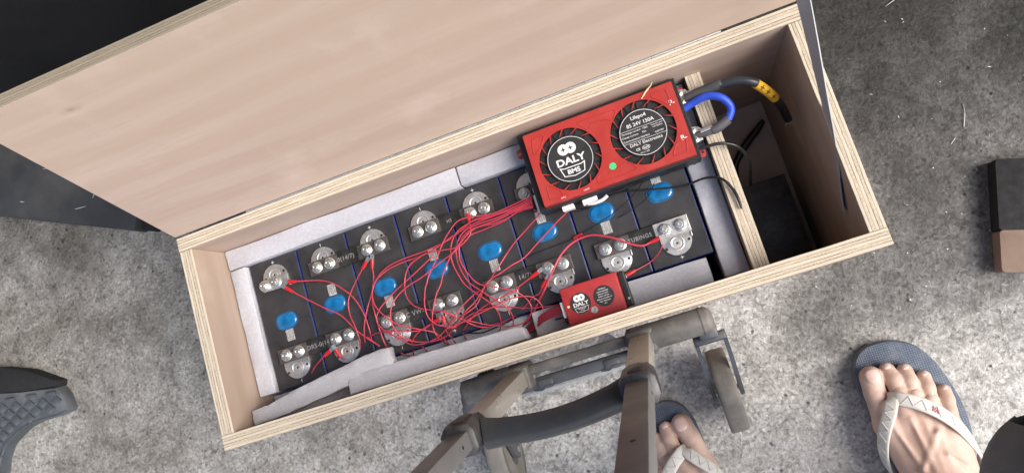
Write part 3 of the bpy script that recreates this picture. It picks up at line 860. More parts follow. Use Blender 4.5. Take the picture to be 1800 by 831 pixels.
# tapered red bars reaching in over each fan
for cx, cy, r in fans:
    for i in range(14):
        an = 2 * PI * i / 14 + .17
        tl = .20
        o1 = (cx + (r + .5) * math.cos(an - .024), cy + (r + .5) * math.sin(an - .024)); o2 = (cx + (r + .5) * math.cos(an + .024), cy + (r + .5) * math.sin(an + .024))
        i1 = (cx + 29 * math.cos(an + tl - .006), cy + 29 * math.sin(an + tl - .006)); i2 = (cx + 29 * math.cos(an + tl + .006), cy + 29 * math.sin(an + tl + .006))
        b.prism([o1, o2, i2, i1], Z - 1.6, Z - .25)
cover = obj('cover', b, 'red_paint', u, smooth=35)
b = B(); b.text('P-', 8.2, 621.6, 206.4, Z + .08, bold=.08); b.text('B-', 8.2, 621.4, 163.6, Z + .08, bold=.08)
b.text('NTC', 2.8, 471.6, 144.1, Z + .05); b.text('UART', 2.8, 500, 144.1, Z + .05)
obj('lettering', b, 'print', cover)
gs = obj('inspection_sticker', B().cyl((536.3, 159.6, Z), 4.1, .3, seg=28), 'green', cover)
for fi, (cx, cy, r) in enumerate(fans):
    b = B(); b.cyl((cx, cy, -30.5), r + 1.5, 5.5, seg=48); b.cyl((cx, cy, -25.2), 26.5, 4.4, seg=40)
    for i in range(16):
        an = 2 * PI * i / 16
        c0, s0 = math.cos(an), math.sin(an); c1, s1 = math.cos(an + .32), math.sin(an + .32)
        q = [(cx + 26 * c0, cy + 26 * s0, -25.1), (cx + (r - .6) * c0, cy + (r - .6) * s0, -25.1), (cx + (r - .6) * c1, cy + (r - .6) * s1, -24.3), (cx + 26 * c1, cy + 26 * s1, -24.3)]
        b.raw(q + [(x, y, z + .9) for x, y, z in q], [(0, 1, 2, 3), (7, 6, 5, 4), (0, 4, 5, 1), (1, 5, 6, 2), (2, 6, 7, 3), (3, 7, 4, 0)])
    fan = obj('fan', b, 'fan_black', u, smooth=35)
    lb = obj('fan_label', B().cyl((cx, cy, -20.9), 27.6, 1.0, seg=56), 'label', fan, smooth=40)
    z = -19.82
    b = B(); b.shape([circle(cx, cy, 26.7, 72), circle(cx, cy, 26.15, 72)], z - .05, z + .05)
    if fi == 0:
        # twin ring emblem with two pointed stars, name and badge
        ex, ey = cx - .3, cy + 12.7
        for dx in (-4.4, 4.4):
            star = []
            for q in range(8):
                rr = 3.5 if q % 2 == 0 else 1.15
                star.append((ex + dx + rr * math.sin(PI / 4 * q), ey + rr * 1.08 * math.cos(PI / 4 * q)))
            b.shape([circle(ex + dx, ey, 6.6, 36), star], z - .05 + (.02 if dx > 0 else 0), z + .05 + (.02 if dx > 0 else 0))
        b.text('DALY', 11.6, cx, cy - 1.8, z, bold=.34, sx=1.18, ex=.05, spacing=1.02)
        ty = cy - 13.6
        sh = lambda k, dz: [(cx - 16 * k, ty + 5.8 - (1 - k) * 10), (cx - 11.5 * k, ty + 4.2 - (1 - k) * 10), (cx + 11.5 * k, ty + 4.2 - (1 - k) * 10), (cx + 16 * k, ty + 5.8 - (1 - k) * 10), (cx + 13.2 * k, ty - 5.2 + (1 - k) * 2), (cx, ty - 7.0 + (1 - k) * 9), (cx - 13.2 * k, ty - 5.2 + (1 - k) * 2)]
        outer = [(cx - 15.6, ty + 6.6), (cx - 10.5, ty + 4.8), (cx + 10.5, ty + 4.8), (cx + 15.6, ty + 6.6), (cx + 12.6, ty - 5.0), (cx, ty - 7.4), (cx - 12.6, ty - 5.0)]
        inner = [(cx - 14.0, ty + 4.9), (cx - 10.3, ty + 3.8), (cx + 10.3, ty + 3.8), (cx + 14.0, ty + 4.9), (cx + 11.7, ty - 4.3), (cx, ty - 6.4), (cx - 11.7, ty - 4.3)]
        b.shape([outer, inner], z - .05, z + .05)
        b.text('BMS', 7.4, cx, ty - 1.2, z, bold=.22, sx=1.15, ex=.05)
    else:
        b.text('Lifepo4', 6.1, cx, cy + 19.3, z, bold=.06)
        b.text('8S 24V 150A', 6.1, cx, cy + 11.6, z, bold=.04)
        for yy, xx in ((cy + 7.0, 25.5), (cy - 7.6, 25.3)): b.box(cx - xx, cx + xx, yy - .16, yy + .16, z - .05, z + .05)
        b.text('Discharge current:  150A', 3.0, cx - 24.2, cy + 4.3, z, align='LEFT')
        b.text('Charge current:     75A', 3.0, cx - 25.0, cy + .1, z, align='LEFT')
        b.text('Communication Interface', 3.0, cx - 24.8, cy - 4.7, z, align='LEFT')
        b.text('Common port', 2.3, cx + 17.3, cy + 4.6, z); b.text('with balance', 2.3, cx + 17.3, cy + 2.0, z)
        b.text('.', 3, cx + 11.5, cy - .6, z); b.text('•UART/BT', 2.5, cx + 17.5, cy - 4.7, z)
        b.text('DALY Electronics', 5.3, cx, cy - 11.0, z, bold=.02)
        b.text('CE', 4.0, cx - 11.5, cy - 17.6, z, bold=.05)
        ro = [(cx - 2.2 + 4.7 * math.cos(q * PI / 16), cy - 17.6 + 2.5 * math.sin(q * PI / 16)) for q in range(32)]
        ri = [(cx - 2.2 + 4.3 * math.cos(q * PI / 16), cy - 17.6 + 2.1 * math.sin(q * PI / 16)) for q in range(32)]
        b.shape([ro, ri], z - .05, z + .05); b.text('RoHS', 2.9, cx - 2.2, cy - 17.7, z, bold=.06)
        b.text('450/5-*-A07', 2.2, cx - 5, cy - 22.4, z)
    obj('lettering', b, 'print', lb)
for (x0, x1, y0, y1) in ((430.5, 440, 211.5, 223.5), (631, 640.5, 214.5, 226.5), (631, 640.5, 139.5, 151.5)):
    mx = (x0 + x1) / 2 + (-1.5 if x0 < 500 else 1.5); my = (y0 + y1) / 2
    b = B(); b.shape([rrect(x0, x1, y0, y1, 3.5), circle(mx, my, 1.9, 16)], -47, -45); obj('mounting_tab', b, 'red_paint', u)
for y in (213.0, 166.0):
    obj('terminal_tab', B().box(626, 642, y - 8.2, y + 8.2, -41.6, -39.2, .4), 'alu', u)
b = B(); b.box(464, 478, 131.5, 137.2, -47, -36, .6); obj('socket', b, 'white_plastic', u)
b = B(); b.box(489, 507, 130.6, 137.0, -45, -36, .6); obj('socket', b, 'white_plastic', u)
b = B(); b.tube([(494, 131, -38), (502, 129, -36), (512, 129.4, -35), (519, 132.2, -34)], 2.2, 6); obj('plug', b, 'white_plastic', u, smooth=True)

sp = B(); sp.sweep([[(590.6, 222.8, -19.9), (591.6, 222.2, -19.9), (591.1, 222.7, -19.2)], [(597.5, 229.5, -18.6), (599.6, 228.1, -18.6), (598.6, 229, -17.4)], [(604.8, 232.6, -15.4), (606.2, 231.6, -15.4), (605.5, 232.2, -14.7)], [(608.6, 235.2, -13.2), (608.9, 235.0, -13.2), (608.7, 235.1, -13.0)]])
sp = obj('wood_splinter', sp, 'wood_sliver'); tag(sp, 'pale wood splinter lying on the upper edge of the large red unit', 'splinter')

# ------------------------------------------------------------------ small red balancer
Z2 = -40.0
v = thing('active_balancer', 'small red balancer module with two round black labels against the front wall', 'balancer module', (465, 24, -79))
cv = obj('cover', B().box(430.2, 499.8, 1.3, 46.2, -63, Z2, 1.6, seg=3), 'red_paint_dull', v, smooth=40)
b = B(); b.box(424, 430.6, 6, 41, -66, -56, .8); b.box(499.4, 508.2, 3.5, 45.5, -66, -49, 1.8); b.box(431, 499.4, 3, 45, -78.9, -62.8, .6)
obj('base', b, 'black_metal', v)
obj('screw_hole', B().cyl((504.8, 12.5, -49.2), 1.5, .4, seg=14), 'steel', v)
obj('socket', B().box(425.6, 431.5, 12.5, 31.5, -58, -45.5, .6), 'white_plastic', v)
obj('indicator_lamp', B().cyl((435.4, 23.5, Z2 - .2), 1.0, .6, seg=14), 'led', v)
obj('quality_sticker', B().cyl((463.4, 11.4, Z2 - .1), 4.0, .35, seg=24), 'sticker', cv)
for cx, cy, kind in ((450.2, 23.6, 0), (478.7, 23.6, 1)):
    lb = obj('round_label', B().cyl((cx, cy, Z2 - .1), 12.3, .35, seg=44), 'label', cv, smooth=40)
    z = Z2 + .3; b = B()
    if kind == 0:
        for dx in (-2.7, 2.7):
            star = [(cx + dx + (2.2 if q % 2 == 0 else .7) * math.sin(PI / 4 * q), cy + 6.2 + (2.2 if q % 2 == 0 else .7) * math.cos(PI / 4 * q)) for q in range(8)]
            b.shape([circle(cx + dx, cy + 6.2, 4.1, 28), star], z - .04 + (.02 if dx > 0 else 0), z + .04 + (.02 if dx > 0 else 0))
        b.text('DALY', 6.1, cx, cy - 1.1, z, bold=.18, sx=1.2, ex=.04)
        b.shape([[(cx - 8.6, cy - 4.6), (cx + 8.6, cy - 4.6), (cx + 6.8, cy - 9.6), (cx, cy - 10.8), (cx - 6.8, cy - 9.6)], [(cx - 7.9, cy - 5.1), (cx + 7.9, cy - 5.1), (cx + 6.4, cy - 9.2), (cx, cy - 10.3), (cx - 6.4, cy - 9.2)]], z - .04, z + .04)
        b.text('HARDWARE', 1.7, cx, cy - 6.5, z, bold=.03); b.text('ACTIVE', 1.5, cx, cy - 8.6, z, bold=.03)
    else:
        for i, (s, q) in enumerate((('Hardware', 2.2), ('active equalizer', 2.2), ('Balancer board', 2.0), ('Balance current:', 2.0), ('Balance current(A): 1A', 1.9), ('Daly / Electronics', 1.9), ('2021', 1.6))):
            b.text(s, q, cx, cy + 8.6 - i * 2.85, z, bold=.02)
    obj('lettering', b, 'print', lb)
# ------------------------------------------------------------------ wires (centre lines in mm)
BMS_WIRES={'w5':[(432.6,164.4,-46.0),(409.0,163.0,-52.0),(377.1,161.8,-56.0),(349.0,167.3,-57.0),(332.4,168.2,-58.5),(319.2,161.2,-60.0),(304.2,149.0,-62.0),(289.9,131.9,-62.0),(275.7,116.2,-61.0),(269.0,105.3,-60.0),(266.3,101.6,-60.0),(260.6,80.8,-56.0),(261.4,63.7,-56.0),(271.5,51.4,-56.0),(290.9,43.5,-56.0),(291.8,45.0,-56.0),(307.9,46.7,-56.0),(327.6,50.2,-56.0),(348.6,53.2,-56.0),(365.6,55.3,-58.0),(382.8,53.6,-60.0),(394.0,48.6,-64.0),(400.1,37.1,-68.0),(398.0,25.9,-72.0),(388.8,19.8,-81.0),(370.2,16.3,-90.0)],
'w6':[(431.9,162.2,-46.0),(411.0,160.2,-52.0),(381.1,159.6,-55.0),(354.7,162.6,-58.0),(334.0,157.8,-62.0),(317.7,152.0,-65.0),(299.8,149.3,-66.0),(281.0,147.6,-66.0),(271.6,147.1,-66.0),(246.0,146.9,-66.3),(224.5,144.3,-66.7),(205.1,135.0,-67.0),(194.3,117.1,-63.5),(195.9,99.3,-60.0),(206.6,82.6,-57.0),(222.1,66.6,-57.0),(241.7,55.8,-60.0),(259.4,45.5,-68.0),(266.6,33.6,-76.5),(268.1,25.2,-85.0)],
'w7':[(431.3,159.9,-46.0),(408.9,158.0,-52.0),(383.9,158.4,-54.0),(356.6,158.2,-57.0),(340.4,156.9,-60.0),(320.4,153.8,-63.0),(295.1,146.3,-64.0),(270.7,142.8,-65.0),(241.2,142.6,-65.0),(217.5,138.7,-65.0),(200.1,128.8,-65.0),(191.6,110.3,-65.0),(191.1,91.2,-63.0),(190.3,68.5,-66.0),(191.0,49.1,-70.0),(186.7,29.8,-95.0)],
'w8':[(431.0,157.7,-46.0),(405.9,157.7,-52.0),(375.2,158.6,-54.0),(351.6,161.3,-57.0),(330.1,157.5,-60.0),(317.5,149.0,-63.0),(310.0,135.5,-64.0),(308.2,120.2,-64.5),(310.9,104.9,-65.0),(315.5,90.5,-65.0),(327.3,75.0,-62.0),(338.6,62.4,-58.0),(345.4,51.3,-60.0),(346.5,40.5,-66.0),(341.4,31.4,-80.5),(333.2,22.9,-95.0)],
'w9':[(430.7,155.5,-46.0),(407.4,156.2,-50.0),(382.9,154.4,-53.0),(356.0,155.4,-56.0),(336.7,153.6,-59.0),(324.4,145.0,-61.0),(317.4,132.9,-62.0),(316.0,116.0,-62.0),(319.1,99.2,-62.0),(324.4,87.6,-62.0),(333.3,77.5,-60.0),(343.1,66.1,-57.0),(355.3,54.1,-55.0),(361.3,43.3,-60.0),(360.9,33.0,-70.0),(353.2,24.5,-90.0)],
'w10':[(430.4,153.2,-46.0),(409.8,154.6,-50.0),(382.1,151.8,-53.0),(361.2,152.0,-55.0),(345.7,151.8,-57.0),(331.6,146.7,-59.0),(324.1,137.7,-60.0),(320.1,121.7,-59.3),(322.8,107.9,-58.7),(328.8,93.0,-58.0),(336.3,83.6,-58.0),(345.7,78.7,-56.0),(361.9,70.5,-55.0),(374.1,63.0,-58.0),(382.2,54.6,-64.0),(386.6,45.8,-66.0),(387.1,36.8,-68.0),(380.1,28.5,-74.0),(370.8,23.9,-78.0),(356.8,23.7,-78.0),(343.1,28.0,-76.0),(327.4,34.4,-72.0),(310.3,44.3,-66.0),(299.4,50.7,-62.0),(289.3,59.9,-58.0),(281.5,65.3,-58.0)],
'w11':[(430.1,150.9,-46.0),(412.4,153.7,-50.0),(395.8,150.0,-54.0),(377.6,149.4,-56.0),(351.4,152.1,-58.0),(334.8,145.4,-57.0),(316.1,132.9,-57.0),(310.9,130.4,-57.0),(298.7,127.3,-59.0),(281.5,121.5,-60.0),(264.2,115.6,-61.0),(243.2,111.0,-62.0),(225.1,101.5,-60.0),(215.3,89.4,-58.0),(212.4,73.3,-56.0),(215.5,59.2,-58.0),(223.4,47.2,-64.0),(236.6,40.3,-66.0),(254.5,35.7,-68.0),(270.5,36.5,-68.0),(286.5,41.1,-60.0)],
'w12':[(429.3,150.4,-46.0),(408.2,152.6,-54.0),(388.2,149.1,-60.0),(363.4,147.9,-63.0),(343.7,147.4,-64.0),(337.6,145.0,-62.0),(325.4,137.3,-60.0),(311.3,130.4,-60.0),(302.4,121.9,-61.0),(292.6,110.7,-62.0),(286.3,99.8,-62.0),(278.0,88.4,-58.0),(267.5,67.4,-56.0),(260.5,50.8,-64.0),(262.1,37.1,-70.0),(264.2,27.0,-92.0)],
'w15':[(429.7,147.1,-46.0),(432.9,142.4,-56.0),(410.0,130.8,-66.0),(393.9,122.1,-67.0),(378.7,111.5,-68.0),(365.4,100.0,-66.0),(349.9,88.0,-66.0),(351.0,87.6,-62.0),(338.2,78.2,-60.0),(323.4,74.8,-64.0),(305.4,65.4,-62.0),(290.3,55.1,-60.0),(272.2,44.0,-66.0)],
'w2':[(87.4,154.5,-62.0),(106.0,136.2,-66.0),(125.8,118.7,-66.0),(143.8,103.9,-66.0),(155.9,85.0,-66.0),(167.2,69.5,-65.0),(183.1,50.5,-70.0),(169.4,67.1,-70.0),(180.6,51.0,-76.0),(190.9,41.8,-84.0),(209.3,28.5,-95.0)],
'w3':[(191.6,152.3,-62.0),(169.0,133.7,-68.0),(158.1,118.8,-68.0),(155.3,101.3,-68.0),(160.8,83.6,-62.0),(160.2,65.6,-66.0),(148.4,51.0,-85.0)],
'w17':[(400.2,73.0,-62.0),(378.7,66.0,-64.0),(379.6,64.3,-62.0),(363.8,61.9,-61.0),(343.9,59.2,-63.0),(326.4,55.8,-66.0),(311.5,48.4,-66.0),(302.1,42.2,-70.0),(291.4,36.2,-80.0),(288.5,26.6,-95.0)],
'w22':[(110.4,60.7,-62.0),(91.7,53.6,-70.0),(78.0,45.0,-76.0),(62.9,35.3,-95.0)],
'w24':[(263.2,57.5,-62.0),(244.7,53.8,-66.0),(231.4,48.3,-70.0),(221.5,39.6,-78.0),(214.8,26.3,-95.0)]}
BAL_WIRES={'w1':[(95.5,165.4,-61.0),(125.5,157.3,-66.0),(142.9,148.2,-66.5),(156.5,134.6,-67.0),(167.2,118.9,-67.5),(173.9,97.5,-68.0),(175.1,74.9,-70.0),(171.2,61.8,-77.0),(167.8,48.3,-84.0)],
'w4':[(204.5,149.6,-62.0),(200.0,136.8,-68.0),(190.6,118.4,-70.0),(179.6,100.6,-69.0),(169.6,80.5,-69.0),(161.8,61.5,-76.0),(153.3,54.3,-95.0)],
'w13':[(345.0,164.2,-62.0),(344.8,151.4,-57.0),(340.6,144.9,-57.0),(329.7,138.5,-57.0),(317.3,136.9,-57.0),(299.3,140.2,-60.0),(281.1,142.8,-62.0),(271.6,141.9,-62.0),(254.4,136.2,-63.0),(243.4,124.4,-64.0),(238.0,105.1,-63.0),(241.2,90.7,-62.0),(249.7,81.4,-59.0),(267.5,72.1,-57.0),(284.1,66.0,-55.0),(282.1,65.2,-56.0),(288.5,58.6,-59.3),(299.2,50.8,-62.7),(309.2,40.9,-66.0),(318.3,34.1,-76.0),(330.6,31.7,-80.0)],
'w14':[(286.8,138.0,-64.0),(258.4,125.3,-65.0),(234.9,115.7,-66.0),(213.4,105.3,-66.0),(196.4,93.4,-64.0),(190.4,80.0,-64.0),(200.8,63.5,-62.0),(215.0,52.6,-64.0),(227.6,43.5,-76.0),(235.5,27.1,-90.0)],
'w16':[(479.6,141.3,-62.0),(466.6,135.8,-66.0),(445.5,125.3,-66.0),(421.2,112.4,-68.0),(397.6,98.8,-66.0),(380.8,94.3,-62.0),(363.2,88.9,-60.0),(350.1,85.6,-59.0),(338.5,77.3,-58.0),(322.9,65.9,-62.0),(304.9,56.5,-60.0),(283.0,45.1,-68.0),(262.9,41.5,-90.0)],
'w18':[(409.1,57.5,-63.0),(402.0,51.3,-66.0),(393.4,49.6,-68.0),(379.0,42.3,-74.0),(367.1,37.0,-78.0),(353.2,33.8,-80.0),(328.1,34.0,-80.0),(298.7,41.5,-80.0),(287.1,49.8,-74.0)],
'w19':[(549.6,67.7,-62.0),(537.6,66.4,-60.0),(524.8,73.1,-58.0),(514.2,81.7,-57.0),(503.0,89.1,-58.0),(486.4,97.1,-60.0),(471.0,98.5,-62.0),(456.0,94.8,-61.0),(441.0,85.7,-60.0),(428.3,72.4,-58.0),(417.1,60.5,-60.0),(408.4,51.2,-62.0),(398.6,43.5,-70.0),(388.1,34.9,-78.0),(377.0,26.3,-88.0),(363.6,21.1,-98.0)],
'w21':[(421.7,30.6,-62.0),(401.8,34.3,-70.0),(378.4,40.2,-74.0),(348.2,51.2,-72.0),(321.6,54.3,-70.0),(304.4,50.6,-66.0),(290.0,44.4,-70.0),(270.3,36.0,-92.0)],
'w25':[(276.8,53.3,-62.0),(274.4,42.7,-68.0),(277.1,32.4,-74.0),(275.0,22.6,-95.0)],
'w23':[(129.6,54.6,-62.0),(130.1,50.5,-68.0),(126.7,47.3,-85.0)],
'w20':[(560.5,60.8,-64.0),(552.7,52.6,-68.0),(538.4,45.7,-72.0),(518.9,41.4,-64.0)],
'f0':[(423.4,29.0,-58.0),(402.3,27.5,-72.0),(380.9,21.4,-84.0),(363.5,15.8,-98.0)],
'f1':[(423.3,27.9,-58.0),(401.7,26.3,-72.0),(381.4,19.9,-84.0),(362.7,15.1,-98.0)],
'f2':[(423.3,26.8,-58.0),(401.1,25.1,-72.0),(381.9,18.5,-84.0),(361.9,14.4,-98.0)],
'f3':[(423.2,25.7,-58.0),(400.5,23.9,-72.0),(379.0,18.0,-84.0),(361.1,13.7,-98.0)],
'f4':[(423.1,24.6,-58.0),(400.0,22.7,-72.0),(379.5,16.6,-84.0),(360.3,13.0,-98.0)],
'f5':[(423.1,23.5,-58.0),(399.4,21.5,-72.0),(380.0,15.1,-84.0),(359.5,12.3,-98.0)],
'f6':[(423.0,22.3,-58.0),(398.8,20.3,-72.0),(377.1,14.7,-84.0),(358.7,11.6,-98.0)],
'f7':[(423.0,21.2,-58.0),(398.3,19.1,-72.0),(377.6,13.2,-84.0),(357.8,10.9,-98.0)],
'f8':[(422.9,20.1,-58.0),(397.7,17.9,-72.0),(378.1,11.8,-84.0),(357.0,10.2,-98.0)],
'x1':[(157.8,60.1,-90.0),(171.4,66.3,-74.0),(187.9,67.4,-66.0),(205.9,63.9,-60.0),(222.6,59.2,-60.0),(235.7,54.7,-64.0),(247.9,53.7,-68.0),(262.9,57.6,-63.0)],
'x2':[(200.9,65.4,-63.0),(210.5,54.9,-62.0),(224.8,41.0,-66.0),(239.5,36.6,-66.0),(255.7,37.3,-66.0),(269.3,40.7,-64.0),(293.9,55.5,-58.0)],
'x3':[(261.3,38.8,-92.0),(277.2,45.1,-80.0),(292.8,49.8,-62.0),(306.6,54.5,-58.0),(323.0,61.3,-62.0),(337.1,76.4,-62.0)]}
CABLES={'c1':[(468.2,142.1,-58.0),(469.6,137.7,-62.0),(478.0,132.7,-66.0),(491.6,131.5,-66.0),(510.2,134.4,-64.0),(528.4,136.5,-62.0),(543.0,133.6,-60.0),(566.2,127.1,-60.0),(591.3,120.7,-60.0),(610.8,117.5,-58.0),(630.8,117.0,-52.0),(646.6,109.3,-45.0),(654.4,94.0,-45.0),(656.4,80.9,-45.0),(656.4,69.4,-46.0)],
'c2':[(496.6,140.9,-52.0),(519.4,138.0,-54.0),(539.7,136.9,-52.0),(571.7,142.9,-46.0),(600.1,145.5,-40.0),(634.5,148.2,-36.0),(660.0,145.7,-36.0),(676.8,136.0,-45.0),(684.6,120.9,-70.0),(687.1,105.6,-150.0)],
't1':[(562.3,134.5,-40.0),(545.7,126.5,-60.0),(517.6,115.4,-66.0),(494.1,109.2,-71.0),(467.7,103.8,-72.0),(460.1,102.3,-72.0),(440.1,101.1,-72.0),(416.3,100.2,-73.0),(399.4,99.1,-74.0)],
't2':[(574.9,130.7,-44.0),(566.4,122.7,-60.0),(555.7,117.0,-66.0),(536.7,111.9,-70.0),(521.5,108.5,-73.0)],
'b1':[(293.4,33.9,-84.0),(314.7,28.2,-82.0),(333.9,29.1,-82.0),(351.4,31.3,-84.0),(374.8,36.1,-84.0)],
'b2':[(363.0,9.2,-98.0),(389.5,13.4,-90.0),(409.1,15.7,-80.0),(423.7,13.6,-62.0)],
'tie':[(286.3,86.7,-58.0),(284.7,76.9,-56.0),(282.3,66.5,-56.0),(279.9,56.1,-64.0),(278.4,51.1,-74.0)],
'blue':[(625.3,196.1,-38.0),(642.3,200.6,-34.0),(659.1,201.4,-28.0),(671.6,195.9,-26.0),(678.8,188.1,-28.0),(681.1,178.9,-33.0),(674.7,169.5,-36.0),(661.3,164.8,-36.0),(646.4,163.6,-37.0),(636.2,164.9,-38.0)],
'thick':[(638.2,210.2,-37.0),(652.3,210.2,-34.0),(675.0,209.3,-28.0),(696.1,205.3,-24.0),(712.8,197.3,-26.0),(723.8,188.3,-40.0),(734.2,180.4,-60.0),(742.7,171.5,-85.0),(749.6,157.3,-110.0)]}


def lug(parent, p0, p1, top):
    """insulated crimp lug at the start of a wire"""
    d = (Vector(p0) - Vector(p1)); d.z *= .3; d.normalize()
    p0 = Vector(p0)
    sl = B(); sl.tube([p0 - d * 2, p0 + d * 4, p0 + d * 10], [1.9, 2.5, 2.7], 10, sub=3, flat=.8)
    so_ = obj('lug_sleeve', sl, 'lug_red', parent, smooth=40)
    n = d.cross(Vector((0, 0, 1))).normalized()
    e = p0 + d * 9.5
    tg = B(); z = Vector((0, 0, .5))
    pts = [e + n * 2.0, e + d * 3.2 + n * 2.6, e + d * 7 + n * 2.6, e + d * 7 - n * 2.6, e + d * 3.2 - n * 2.6, e - n * 2.0]
    tg.raw([q + z for q in pts] + [q - z for q in pts], [tuple(range(6)), tuple(range(11, 5, -1))] + [(i, (i + 1) % 6, 6 + (i + 1) % 6, 6 + i) for i in range(6)])
    obj('lug_tongue', tg, 'steel', parent)
LUGGED = ('w1', 'w2', 'w3', 'w4', 'w13', 'w17', 'w18', 'w19', 'w22', 'w23', 'w24', 'w25', 'w20')
h1 = thing('wiring_harness', 'white multi pin connector with its bundle of thin red wires fanning over the cells', 'wiring harness', (440, 150, -45))
b = B()
b.box(436.2, 447.0, 139.8, 163.0, -49, -38.5, .7)
for i in range(9): b.box(434.8, 437, 141.2 + i * 2.4, 142.9 + i * 2.4, -47.5, -40, .2)
b.box(440, 444, 145, 158, -38.6, -37.3, .4)
obj('connector', b, 'white_plastic', h1, smooth=40)
h2 = thing('wiring_harness', 'flat bunch of dull red wires from the small red balancer looping back over the cells', 'wiring harness', (420, 22, -70))
for hh, ws in ((h1, BMS_WIRES), (h2, BAL_WIRES)):
    for k, pts in ws.items():
        r = .84 if k[0] != 'f' else .75
        if k in ('w19',): r = 1.35
        b = B(); b.tube(pts, r, 7, sub=6)
        wo = obj('wire', b, 'wire_red' if hh is h1 or k in ('w1', 'w4', 'w13', 'w14', 'w16', 'w19') else 'wire_red_dull', hh, smooth=True)
        if k in LUGGED:
            if k == 'w20': lug(wo, pts[-1], pts[-2], hh)
            else: lug(wo, pts[0], pts[1], hh)

def cable(name, label, cat, key, r, mat, seg=10):
    b = B(); b.tube(CABLES[key], r, seg, sub=8)
    return tag(obj(name, b, mat, smooth=50), label, cat)
cable('black_cable', 'black cable with tapered tip resting on top of the wooden divider', 'cable', 'c1', [1.3] * 9 + [1.5, 1.7, 1.9, 1.2], 'black_wire')
cable('black_cable', 'black cable arching past the large red unit down into the dark empty end', 'cable', 'c2', 1.9, 'black_wire')
cable('sensor_wire', 'hair thin black wire running diagonally with a dark red splice sleeve on it', 'wire', 't1', .5, 'black_wire', 6)
cable('sensor_wire', 'hair thin black wire crossing the last blue vent near the large red unit', 'wire', 't2', .5, 'black_wire', 6)
b = B(); q0, q1 = Vector(CABLES['t1'][4]), Vector(CABLES['t1'][5]); d = (q0 - q1).normalized()
b.tube([q1 + d * 14, q1 + d * 2], 1.9, 10); o = obj('splice_sleeve', b, 'lug_red', smooth=50); tag(o, 'short dark red splice sleeve on a hair thin black wire', 'splice sleeve')
cable('black_wire', 'black wire lying at the bottom of the front gap left of the small red unit', 'wire', 'b1', .9, 'black_wire', 6)
cable('black_wire', 'black wire running into the left side of the small red unit', 'wire', 'b2', 1.0, 'black_wire', 6)
cable('cable_tie', 'thin black tie looped over the nuts of the busbar printed VW-1', 'cable tie', 'tie', .8, 'black_wire', 6)

def ring_lug(parent, x, y, z, d):
    """two-hole copper lug: flat palm with two screws, barrel along d"""
    b = B(); b.prism([(x - 6, y - 9), (x + 4, y - 9.5), (x + 10, y - 4), (x + 13, y - 3.4), (x + 13, y + 3.4), (x + 10, y + 4), (x + 4, y + 9.5), (x - 6, y + 9)], z, z + 1.9, bev=.5)
    b.tube([(x + 8, y, z + 2), Vector((x + 8, y, z + 2)) + Vector(d) * 14], 4.2, 12)
    l = obj('cable_lug', b, 'steel', parent, smooth=40)
    for dy in (-5.4, 5.4):
        s = B(); s.lathe([(4.3, 0), (4.3, .8), (3.4, 1.0), (3.2, 3.0), (2.2, 3.6), (1.4, 2.4), (.2, 2.4)], (x - .5, y + dy, z + 1.9), seg=20)
        obj('screw', s, 'steel', l, smooth=40)
bl = thing('power_cable', 'thick bright blue cable bent in a loop over the wooden divider', 'power cable', (645, 166, -38))
P = CABLES['blue']
b = B(); b.tube(P[:7], 4.5, 16, sub=8); obj('sheath', b, 'blue_cable', bl, smooth=60)
b = B(); b.tube([P[6], P[7], (Vector(P[7]) + Vector(P[8])) / 2], [5.8, 5.8, 5.4], 16, sub=8); obj('heat_shrink', b, 'sleeve_grey', bl, smooth=60)
b = B(); b.tube([(Vector(P[7]) + Vector(P[8])) / 2, P[8], P[9]], [4.5, 4.3, 4.1], 16, sub=8); obj('heat_shrink', b, 'sleeve_grey', bl, smooth=60)
ring_lug(bl, 634, 166, -39.2, (1, .05, .1))
th = thing('power_cable', 'thick slate coloured cable with yellow plus marked sleeve hanging into the empty end', 'power cable', (645, 212, -38))
P = [Vector(q) for q in CABLES['thick']]
b = B(); b.tube(P[2:6], 4.9, 18, sub=8); obj('sheath', b, 'grey_cable', th, smooth=60)
b = B(); b.tube([P[0], P[1], P[2], P[2] + (P[3] - P[2]) * .15], [4.6, 5.5, 5.8, 5.5], 18, sub=8); obj('heat_shrink', b, 'sleeve_grey', th, smooth=60)
yp = P[4:7]
b = B(); b.tube([P[4] + (P[5] - P[4]) * .15, P[5], P[6]], 5.7, 20, sub=8); ys = obj('marker_sleeve', b, 'yellow', th, smooth=60)
b = B(); b.tube([P[6], P[7], P[7] + (P[8] - P[7]) * .8], [5.4, 5.5, 5.0], 14, sub=8); obj('tape_wrap', b, 'shrink', th, smooth=60)
b = B(); b.tube([P[7] + (P[8] - P[7]) * .75, P[8]], [3.6, 3.2], 12); b.box(P[8].x - 4, P[8].x + 4, P[8].y - 1.2, P[8].y + 1.2, P[8].z - 13, P[8].z + 1, .4); obj('cable_lug', b, 'alu', th, smooth=50)
# plus signs wrapped on the sleeve
b = B()
cs = spline([P[4] + (P[5] - P[4]) * .15, P[5], P[6]], 12)
camv = V(565.79, -19.97, 814.39)
for f in (.28, .52, .76):
    i = int(f * (len(cs) - 1)); c0 = cs[i]; tdir = (cs[i + 1] - cs[i - 1]).normalized()
    up = Vector((-.20, -.12, .95)); up = (up - tdir * up.dot(tdir)).normalized(); side = tdir.cross(up)
    Mx = Matrix((( *side.to_tuple(),), (*tdir.to_tuple(),), (*up.to_tuple(),))).transposed().to_4x4(); Mx.translation = c0 + up * 5.55
    b.box(-3.0, 3.0, -.55, .55, 0, .3, mat=Mx); b.box(-.55, .55, -3.0, 3.0, .02, .32, mat=Mx)
obj('plus_mark', b, 'hole', ys)
ring_lug(th, 634, 212.6, -39.2, (1, .1, .12))
